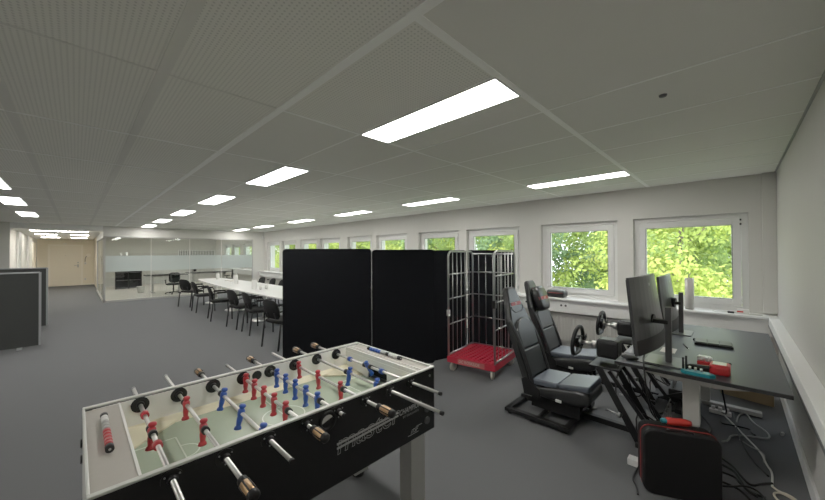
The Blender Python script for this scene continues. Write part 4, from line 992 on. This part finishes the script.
# ------------------------------------------------------------------ meeting table and chairs
mt = thing('meeting_table', 'long white boat-shaped meeting table with chrome pedestal feet', 'table', (-9.0, 3.2, 0))
poly = []
for i in range(25):
    u_ = i / 24; x = -13.05 + 8.3 * u_; poly.append((x, 3.26 - (.36 + .24 * math.sin(PI * u_) ** .7)))
for i in range(25):
    u_ = 1 - i / 24; x = -13.05 + 8.3 * u_; poly.append((x, 3.26 + (.30 + .22 * math.sin(PI * u_) ** .7)))
m = MB(); m.prism(poly, .712, .742); m.build('table_top', TABLEW, mt, bevel=.006)
for x in (-12.2, -10.2, -8.2, -6.2):
    m = MB(); m.cyl((x, 3.22, .03), (x, 3.22, .712), .045, n=16); lg = m.build('pedestal', CHROME, mt)
    m = MB(); m.lathe([(.0, 0), (.30, 0), (.30, .012), (.06, .035)], (x, 3.22, 0), n=28); m.build('foot_plate', CHROME, lg)
def make_chair():
    t = thing('meeting_chair', 'x', 'chair', (0, 0, 0), 'meeting chairs')
    # faces +y, origin on the floor under the seat
    m = MB(); m.loft([[V((a * k, b * k + .0, z)) for a, b in rrect(.47, .45, .09, 4)] for z, k in ((.425, .93), (.44, 1), (.465, 1), (.478, .93))]); m.build('seat', CHAIRB, t)
    m = MB()
    half = [(.17, .50), (.215, .56), (.225, .66), (.205, .76), (.14, .815), (.05, .83)]
    pol = half + [(-a, b) for a, b in reversed(half)]
    def br(e, k): return [V((a * k, -.215 - (b - .5) * .22 + e + .10 * (a * a) / .05 * .3, .665 + (b - .665) * k)) for a, b in pol]
    m.loft([br(-.018, .93), br(-.010, 1), br(.012, 1), br(.022, .9)]); m.build('backrest', CHAIRB, t)
    m = MB(); 
    for x in (-.11, .11): m.beam((x, -.19, .44), (x, -.24, .60), .03, .012, up=(0, 1, 0))
    m.build('back_support', BLACKMET, t)
    for x in (-.245, .245):
        m = MB(); m.tube([(x, .20, 0), (x, .19, .43)], .0155, 8); m.build('leg', BLACKMET, t)
        m = MB(); m.tube([(x, -.25, 0), (x, -.20, .43)], .0155, 8); m.build('leg', BLACKMET, t)
        m = MB(); m.tube([(x, .19, .43), (x, .185, .60), (x, .15, .655), (x, -.10, .655), (x * .95, -.21, .63)], .012, 8, smoothpath=1); m.tube([(x, -.2, .43), (x, .19, .43)], .011, 8); m.build('arm_frame', BLACKMET, t)
        m = MB(); m.loft([[V((x + a * k, y_, .672 + b * k)) for a, b in rrect(.05, .024, .010, 2)] for y_, k in ((-.12, .7), (-.09, 1), (.13, 1), (.16, .7))]); m.build('arm_pad', CHAIRB, t)
    return t
ch = make_chair()
spots = [(-5.62, 2.52, .15, 'black armchair nearest the black screen, half hidden by its edge'),
         (-6.98, 2.62, -.05, 'black armchair second from the black screen along the white table'),
         (-7.75, 2.58, .10, 'black armchair third from the black screen along the white table'),
         (-9.05, 2.50, -.12, 'black armchair fourth from the black screen along the white table'),
         (-10.65, 2.52, .0, 'black armchair fifth from the black screen, near the table end'),
         (-11.95, 2.50, .45, 'black armchair turned at the far end of the white table'),
         (-10.95, 3.98, PI + .05, 'black chair across the white table, farthest from the black screen edge'),
         (-10.2, 4.0, PI - .04, 'black chair across the white table, middle of the visible three'),
         (-9.45, 3.98, PI, 'black chair across the white table, just beside the black screen edge')]
for i, (x, y, a, lb) in enumerate(spots):
    o = ch if i == 0 else dup(ch)
    o.location = (x, y, 0); o.rotation_euler = (0, 0, a); o['label'] = lb
# things on the meeting table
def thermos(x, y, h, r, label):
    t = thing('thermos_jug', label, 'jug', (x, y, .742), 'white jugs on the meeting table')
    m = MB(); m.lathe([(0, 0), (r, 0), (r * 1.02, .01), (r, h * .78), (r * .8, h * .86)], (x, y, .742), n=20); m.build('jug_body', CERAMIC, t)
    m = MB(); m.lathe([(r * .8, h * .86), (r * .72, h * .9), (r * .6, h), (0, h * 1.02)], (x, y, .742), n=20); m.build('lid', GREYLEG, t)
    m = MB(); m.tube([(x + r * .95, y, .742 + h * .75), (x + r * 1.6, y, .742 + h * .7), (x + r * 1.6, y, .742 + h * .3), (x + r * .98, y, .742 + h * .22)], r * .14, 8, smoothpath=1); m.build('handle', CERAMIC, t)
thermos(-10.23, 3.2, .28, .062, 'white thermos jug in the middle of the white table')
thermos(-8.33, 3.02, .25, .060, 'larger white thermos jug standing closest to the black screen')
thermos(-12.3, 3.3, .22, .05, 'white thermos jug at the far end of the table')
def cup(x, y, label):
    t = thing('cup', label, 'cup', (x, y, .742), 'cups on the meeting table')
    m = MB(); m.lathe([(0, 0.002), (.030, 0), (.040, .09), (.037, .09), (.028, .006), (0, .006)], (x, y, .742), n=16); m.build('cup_body', CERAMIC, t)
    m = MB(); m.tube([(x + .037, y, .742 + .075), (x + .065, y, .742 + .06), (x + .06, y, .742 + .03), (x + .032, y, .742 + .02)], .006, 6, smoothpath=1); m.build('handle', CERAMIC, t)
cup(-8.02, 3.05, 'white cup beside the larger thermos jug'); cup(-8.1, 3.22, 'white cup behind the larger thermos jug'); cup(-10.8, 3.35, 'white cup in front of the middle thermos jug')
m = MB(); m.box(-11.6, -11.0, 3.3, 3.5, .743, .765); tag(m.build('paper_stack', PAPER), 'low stack of white paper on the far half of the meeting table', 'paper')

# ------------------------------------------------------------------ inside the glass room
t = thing('bookcase', 'dark wide bookcase against the back of the glass room', 'bookcase', (-20.0, 1.7, 0))
m = MB(); x0, x1, y0, y1, h = -20.2, -19.85, 1.24, 2.16, 1.50
m.box(x0, x1, y0, y0 + .03, 0.007, h); m.box(x0, x1, y1 - .03, y1, 0.007, h); m.box(x0, x1, y0, y1, h - .03, h); m.box(x0, x0 + .02, y0, y1, 0.007, h); m.box(x0, x1, (y0 + y1) / 2 - .012, (y0 + y1) / 2 + .012, .007, h); m.build('carcass', BLACKPL, t)
for z in (.03, .38, .73, 1.10): m = MB(); m.box(x0 + .02, x1 - .01, y0 + .03, y1 - .03, z, z + .022); m.build('shelf', DARKPL, t)
for i, (y, h_) in enumerate(((1.08, .0), (1.42, .16), (1.62, .17))):
    if i == 0: continue
    m = MB(); m.lathe([(0, 0), (.05, 0), (.055, .02), (.055, h_ * .9), (.045, h_), (0, h_)], (-20.02, y, 1.501), n=16); tag(m.build('canister', CERAMIC), ['', 'white canister on the bookcase, the one nearer the corridor', 'white canister on the bookcase, the one nearer the desks'][i], 'canister', 'canisters on the bookcase')
def office_desk(x, y0, y1, dpt, label, zt=.74):
    t = thing('office_desk', label, 'desk', (x, (y0 + y1) / 2, 0), 'desks in the glass room')
    m = MB(); m.box(x - dpt / 2, x + dpt / 2, y0, y1, zt - .03, zt); m.build('desk_top', BLACKPL, t, bevel=.004)
    for y in (y0 + .25, y1 - .25):
        m = MB(); m.box(x - .05, x + .05, y - .03, y + .03, .05, zt - .03); lg = m.build('leg', GREYLEG, t); m = MB(); m.box(x - .33, x + .33, y - .04, y + .04, .008, .05); m.build('foot', GREYLEG, lg)
    m = MB(); m.box(x - .03, x + .03, y0 + .28, y1 - .28, zt - .08, zt - .04); m.build('cross_beam', GREYLEG, t)
office_desk(-17.1, 1.95, 3.35, .8, 'black topped desk in the glass room, nearest the corridor side')
office_desk(-17.9, 3.55, 5.35, .8, 'black topped desk in the glass room, nearest the windows')
m = MB(); m.lathe([(0, .004), (.10, .0), (.135, .26), (.14, .27), (.13, .265), (.097, .01), (0, .01)], (-17.4, 1.86, .007), n=20); tag(m.build('waste_bin', CERAMIC), 'white waste bin on the floor of the glass room', 'bin')
t = thing('coffee_maker', 'small grey and white coffee maker on the glass room desk', 'coffee maker', (-17.9, 3.85, .74))
m = MB(); m.box(-17.99, -17.81, 3.76, 3.94, .741, .78); m.box(-17.99, -17.92, 3.76, 3.94, .78, 1.02); m.box(-17.99, -17.81, 3.76, 3.94, .98, 1.04); m.build('machine_body', GREYLEG, t, bevel=.01)
m = MB(); m.lathe([(0, 0), (.055, 0), (.06, .06), (.045, .13), (.05, .15)], (-17.86, 3.85, .781), n=16); m.build('glass_pot', BLACKPL, t)
m = MB(); m.box(-17.4, -17.1, 2.75, 3.05, .741, .76); tag(m.build('laptop', BLACKPL, bevel=.005), 'closed black laptop on the desk nearest the corridor side', 'laptop')
def swivel(x, y, a, label):
    t = thing('office_chair', label, 'office chair', (0, 0, 0), 'office chairs in the glass room')
    for k in range(5):
        an = 2 * PI * k / 5 + .3; m = MB(); m.beam((0, 0, .10), (.28 * math.cos(an), .28 * math.sin(an), .075), .04, .03); lg = m.build('base_spoke', BLACKPL, t)
        m = MB(); c = V((.28 * math.cos(an), .28 * math.sin(an), .036)); ax = V((-math.sin(an), math.cos(an), 0)); m.cyl(c - ax * .025, c + ax * .025, .029, n=12); m.build('caster', BLACKPL, lg)
    m = MB(); m.cyl((0, 0, .09), (0, 0, .44), .028, n=12); m.build('gas_column', BLACKPL, t)
    m = MB(); m.loft([[V((p * k, q * k, z)) for p, q in rrect(.48, .46, .10, 4)] for z, k in ((.44, .9), (.46, 1), (.50, 1), (.52, .9))]); m.build('seat', CHAIRB, t)
    m = MB(); m.loft([[V((p * k, -.25 + e - .05 * (q - .0), .78 + q * k)) for p, q in rrect(.42, .50, .12, 4)] for e, k in ((-.03, .9), (-.015, 1), (.015, 1), (.03, .9))]); m.build('backrest', CHAIRB, t)
    m = MB(); m.beam((0, -.05, .44), (0, -.27, .46), .06, .02); m.beam((0, -.27, .45), (0, -.275, .75), .05, .02, up=(0, 1, 0)); m.build('back_bracket', BLACKPL, t)
    for s in (-.27, .27): m = MB(); m.tube([(s, 0, .46), (s * 1.05, 0, .66), (s * 1.05, .12, .68), (s * 1.05, -.14, .68)], .018, 8); m.build('armrest', BLACKPL, t)
    t.location = (x, y, .006); t.rotation_euler = (0, 0, a); t.scale = (.9, .9, .82)
swivel(-16.0, 2.72, -1.9, 'black swivel chair in the glass room turned away from the near desk')
swivel(-17.2, 5.0, 2.9, 'black swivel chair in the glass room next to the window side pier')
t = thing('wall_grille', 'wide white slatted grille high on the back wall of the glass room', 'grille', (-21.98, 4.9, 1.5))
m = MB(); m.box(-21.995, -21.97, 3.95, 5.75, 1.40, 1.80); m.build('grille_frame', WHITE, t)
m = MB()
for i in range(22): m.box(-21.969, -21.955, 4.0 + i * .079, 4.035 + i * .079, 1.43, 1.77)
m.build('grille_slats', DARKPL, t)['kind'] = 'stuff'

# ------------------------------------------------------------------ outside
g = MB(); g.box(-60, 30, YW + .35, 60, -3.6, -3.5); struct('ground_outside', g, GRASS)
def make_tree(seed, R, H, dens, ls, mats_i, label):
    rnd = random.Random(seed)
    t = thing('leafy_tree', label, 'tree', (0, 0, 0), 'trees outside the windows')
    m = MB(); fo = []; 
    nc = int(60 * dens)
    for c in range(nc):
        th = rnd.uniform(0, 2 * PI); ph = math.acos(rnd.uniform(-1, 1)); rr = R * rnd.uniform(.55, 1.0)
        cc = V((rr * math.sin(ph) * math.cos(th), rr * math.sin(ph) * math.sin(th), rr * math.cos(ph) * 1.25))
        cr = rnd.uniform(.35, .65) * R / 2.2; mi = rnd.choice(mats_i)
        for k in range(int(150)):
            q = V((rnd.gauss(0, 1), rnd.gauss(0, 1), rnd.gauss(0, .7))); q = q.normalized() * cr * rnd.uniform(.5, 1.05)
            p = cc + q; n_ = (q.normalized() + V((rnd.uniform(-.7, .7), rnd.uniform(-.7, .7), rnd.uniform(0, .9)))).normalized()
            a = n_.orthogonal().normalized(); b = n_.cross(a); an = rnd.uniform(0, 2 * PI); a, b = a * math.cos(an) + b * math.sin(an), b * math.cos(an) - a * math.sin(an)
            s = ls * rnd.uniform(.7, 1.3); p = p + V((0, 0, H))
            m.add([p - a * s, p + b * s * .62 - a * s * .1 + n_ * s * .12, p + a * s, p - b * s * .62 - a * s * .1 + n_ * s * .12], [(0, 1, 2, 3)], mi)
    m.build('foliage', LEAF, t)
    m = MB(); m.tube([(0, 0, -3.5), (.05, .03, -1), (0, 0, H - .3), (.1, 0, H + R * .6)], .055, 8, smoothpath=1); m.build('trunk', BARK, t)
    m = MB()
    for k in range(9):
        th = 2 * PI * k / 9; z = H - R * .5 + R * .12 * k
        m.tube([(0, 0, z - .5), (R * .4 * math.cos(th), R * .4 * math.sin(th), z), (R * .85 * math.cos(th), R * .85 * math.sin(th), z + .45 * R * rnd.uniform(.2, .9))], .02, 6, smoothpath=1)
    m.build('branch', BARK, t)
    return t
tr1 = make_tree(1, 1.75, 1.3, 1.9, .055, [0, 0, 2, 2, 1], 'bright green maple tree outside the large window next to the right wall')
tr1.location = (-1.0, 10.2, 0)
tr2 = make_tree(2, 1.75, 1.4, 2.0, .055, [0, 1, 1, 3, 2], 'mid green tree outside the second window')
tr2.location = (-4.6, 10.6, 0)
tr3 = make_tree(5, 3.2, 1.6, 2.8, .12, [1, 1, 3, 0], 'darker broad tree standing back beyond the large window')
tr3.location = (-2.6, 17.2, 0)
more = [(tr2, (-8.9, 10.4, 0), 1.1, 'green tree outside the third window from the right wall'), (tr1, (-13.2, 10.6, .0), 2.3, 'bright tree outside the fourth window from the right wall'), (tr2, (-17.5, 10.6, .0), 3.9, 'green tree outside the fifth window from the right wall'),
        (tr3, (-10.2, 17.2, .2), .7, 'broad dark tree standing back beyond the third window'), (tr3, (-17.8, 17.2, 0), 2.0, 'broad dark tree standing back beyond the fifth window'), (tr1, (-21.8, 10.6, .2), 5.0, 'bright tree seen through the far pair of windows'),
        (tr2, (-26.2, 10.8, .2), 2.9, 'green tree outside past the glass room windows'), (tr3, (-25.4, 17.2, .2), 3.9, 'broad dark tree standing back past the glass room'), (tr1, (-31, 10.8, 0), 1.0, 'bright tree far along the facade'), (tr2, (-36, 10.8, 0), .2, 'green tree farthest along the facade')]
for src, loc, rz, lb in more: dup(src, loc, rz, label=lb)
tb = thing('office_building', 'pale blue facade of a building beyond the trees', 'building', (1.5, 26, -3.5))
m = MB(); m.box(-3.5, 9, 26, 34, -3.5, 5.6); m.build('facade', FACADE, tb)
for i in range(4):
    for j in range(2): m = MB(); m.box(-2.6 + i * 2.6, -.9 + i * 2.6, 25.95, 26.0, -1.2 + j * 3.2, .4 + j * 3.2); m.build('window', FACWIN, tb)

# ------------------------------------------------------------------ world, sun, camera
wd = bpy.data.worlds.new('sky'); bpy.context.scene.world = wd; wd.use_nodes = True
nt = wd.node_tree; bg = nt.nodes['Background']
sky = nt.nodes.new('ShaderNodeTexSky'); sky.sky_type = 'HOSEK_WILKIE'; sky.turbidity = 6; sky.ground_albedo = .3; sky.sun_direction = V((-.3, -.6, .75)).normalized()
mxn = nt.nodes.new('ShaderNodeMix'); mxn.data_type = 'RGBA'; mxn.inputs[0].default_value = .75
mxn.inputs[7].default_value = (.86, .94, 1.0, 1)
nt.links.new(sky.outputs['Color'], mxn.inputs[6]); nt.links.new(mxn.outputs[2], bg.inputs['Color']); bg.inputs['Strength'].default_value = 6.0
sn = bpy.data.lights.new('sun', 'SUN'); sn.energy = 7.0; sn.angle = .3; sn.color = (1, .95, .85)
so = bpy.data.objects.new('sun', sn); COL.objects.link(so); so.rotation_euler = V((.35, .62, -.7)).to_track_quat('-Z', 'Y').to_euler()

cam = bpy.data.cameras.new('camera'); co = bpy.data.objects.new('camera', cam); COL.objects.link(co)
F, yaw, pitch, roll = 329.52, 0.774948, 0.0079027, -0.0049865
cy_, sy_ = math.cos(yaw), math.sin(yaw)
fwd = V((-sy_ * math.cos(pitch), cy_ * math.cos(pitch), math.sin(pitch))); r0 = V((cy_, sy_, 0)); u0 = r0.cross(fwd)
rt = r0 * math.cos(roll) + u0 * math.sin(roll); up = u0 * math.cos(roll) - r0 * math.sin(roll)
co.matrix_world = Matrix(((rt.x, up.x, -fwd.x, 0), (rt.y, up.y, -fwd.y, 0), (rt.z, up.z, -fwd.z, 1.6), (0, 0, 0, 1)))
cam.sensor_fit = 'HORIZONTAL'; cam.sensor_width = 36; cam.lens = F / 825 * 36; cam.clip_start = .02; cam.clip_end = 200
bpy.context.scene.camera = co
sc = bpy.context.scene
sc.view_settings.view_transform = 'Standard'; sc.view_settings.look = 'None'; sc.view_settings.exposure = 0.0; sc.view_settings.gamma = 1.28
sc.cycles.max_bounces = 10; sc.cycles.diffuse_bounces = 6; sc.cycles.transparent_max_bounces = 16
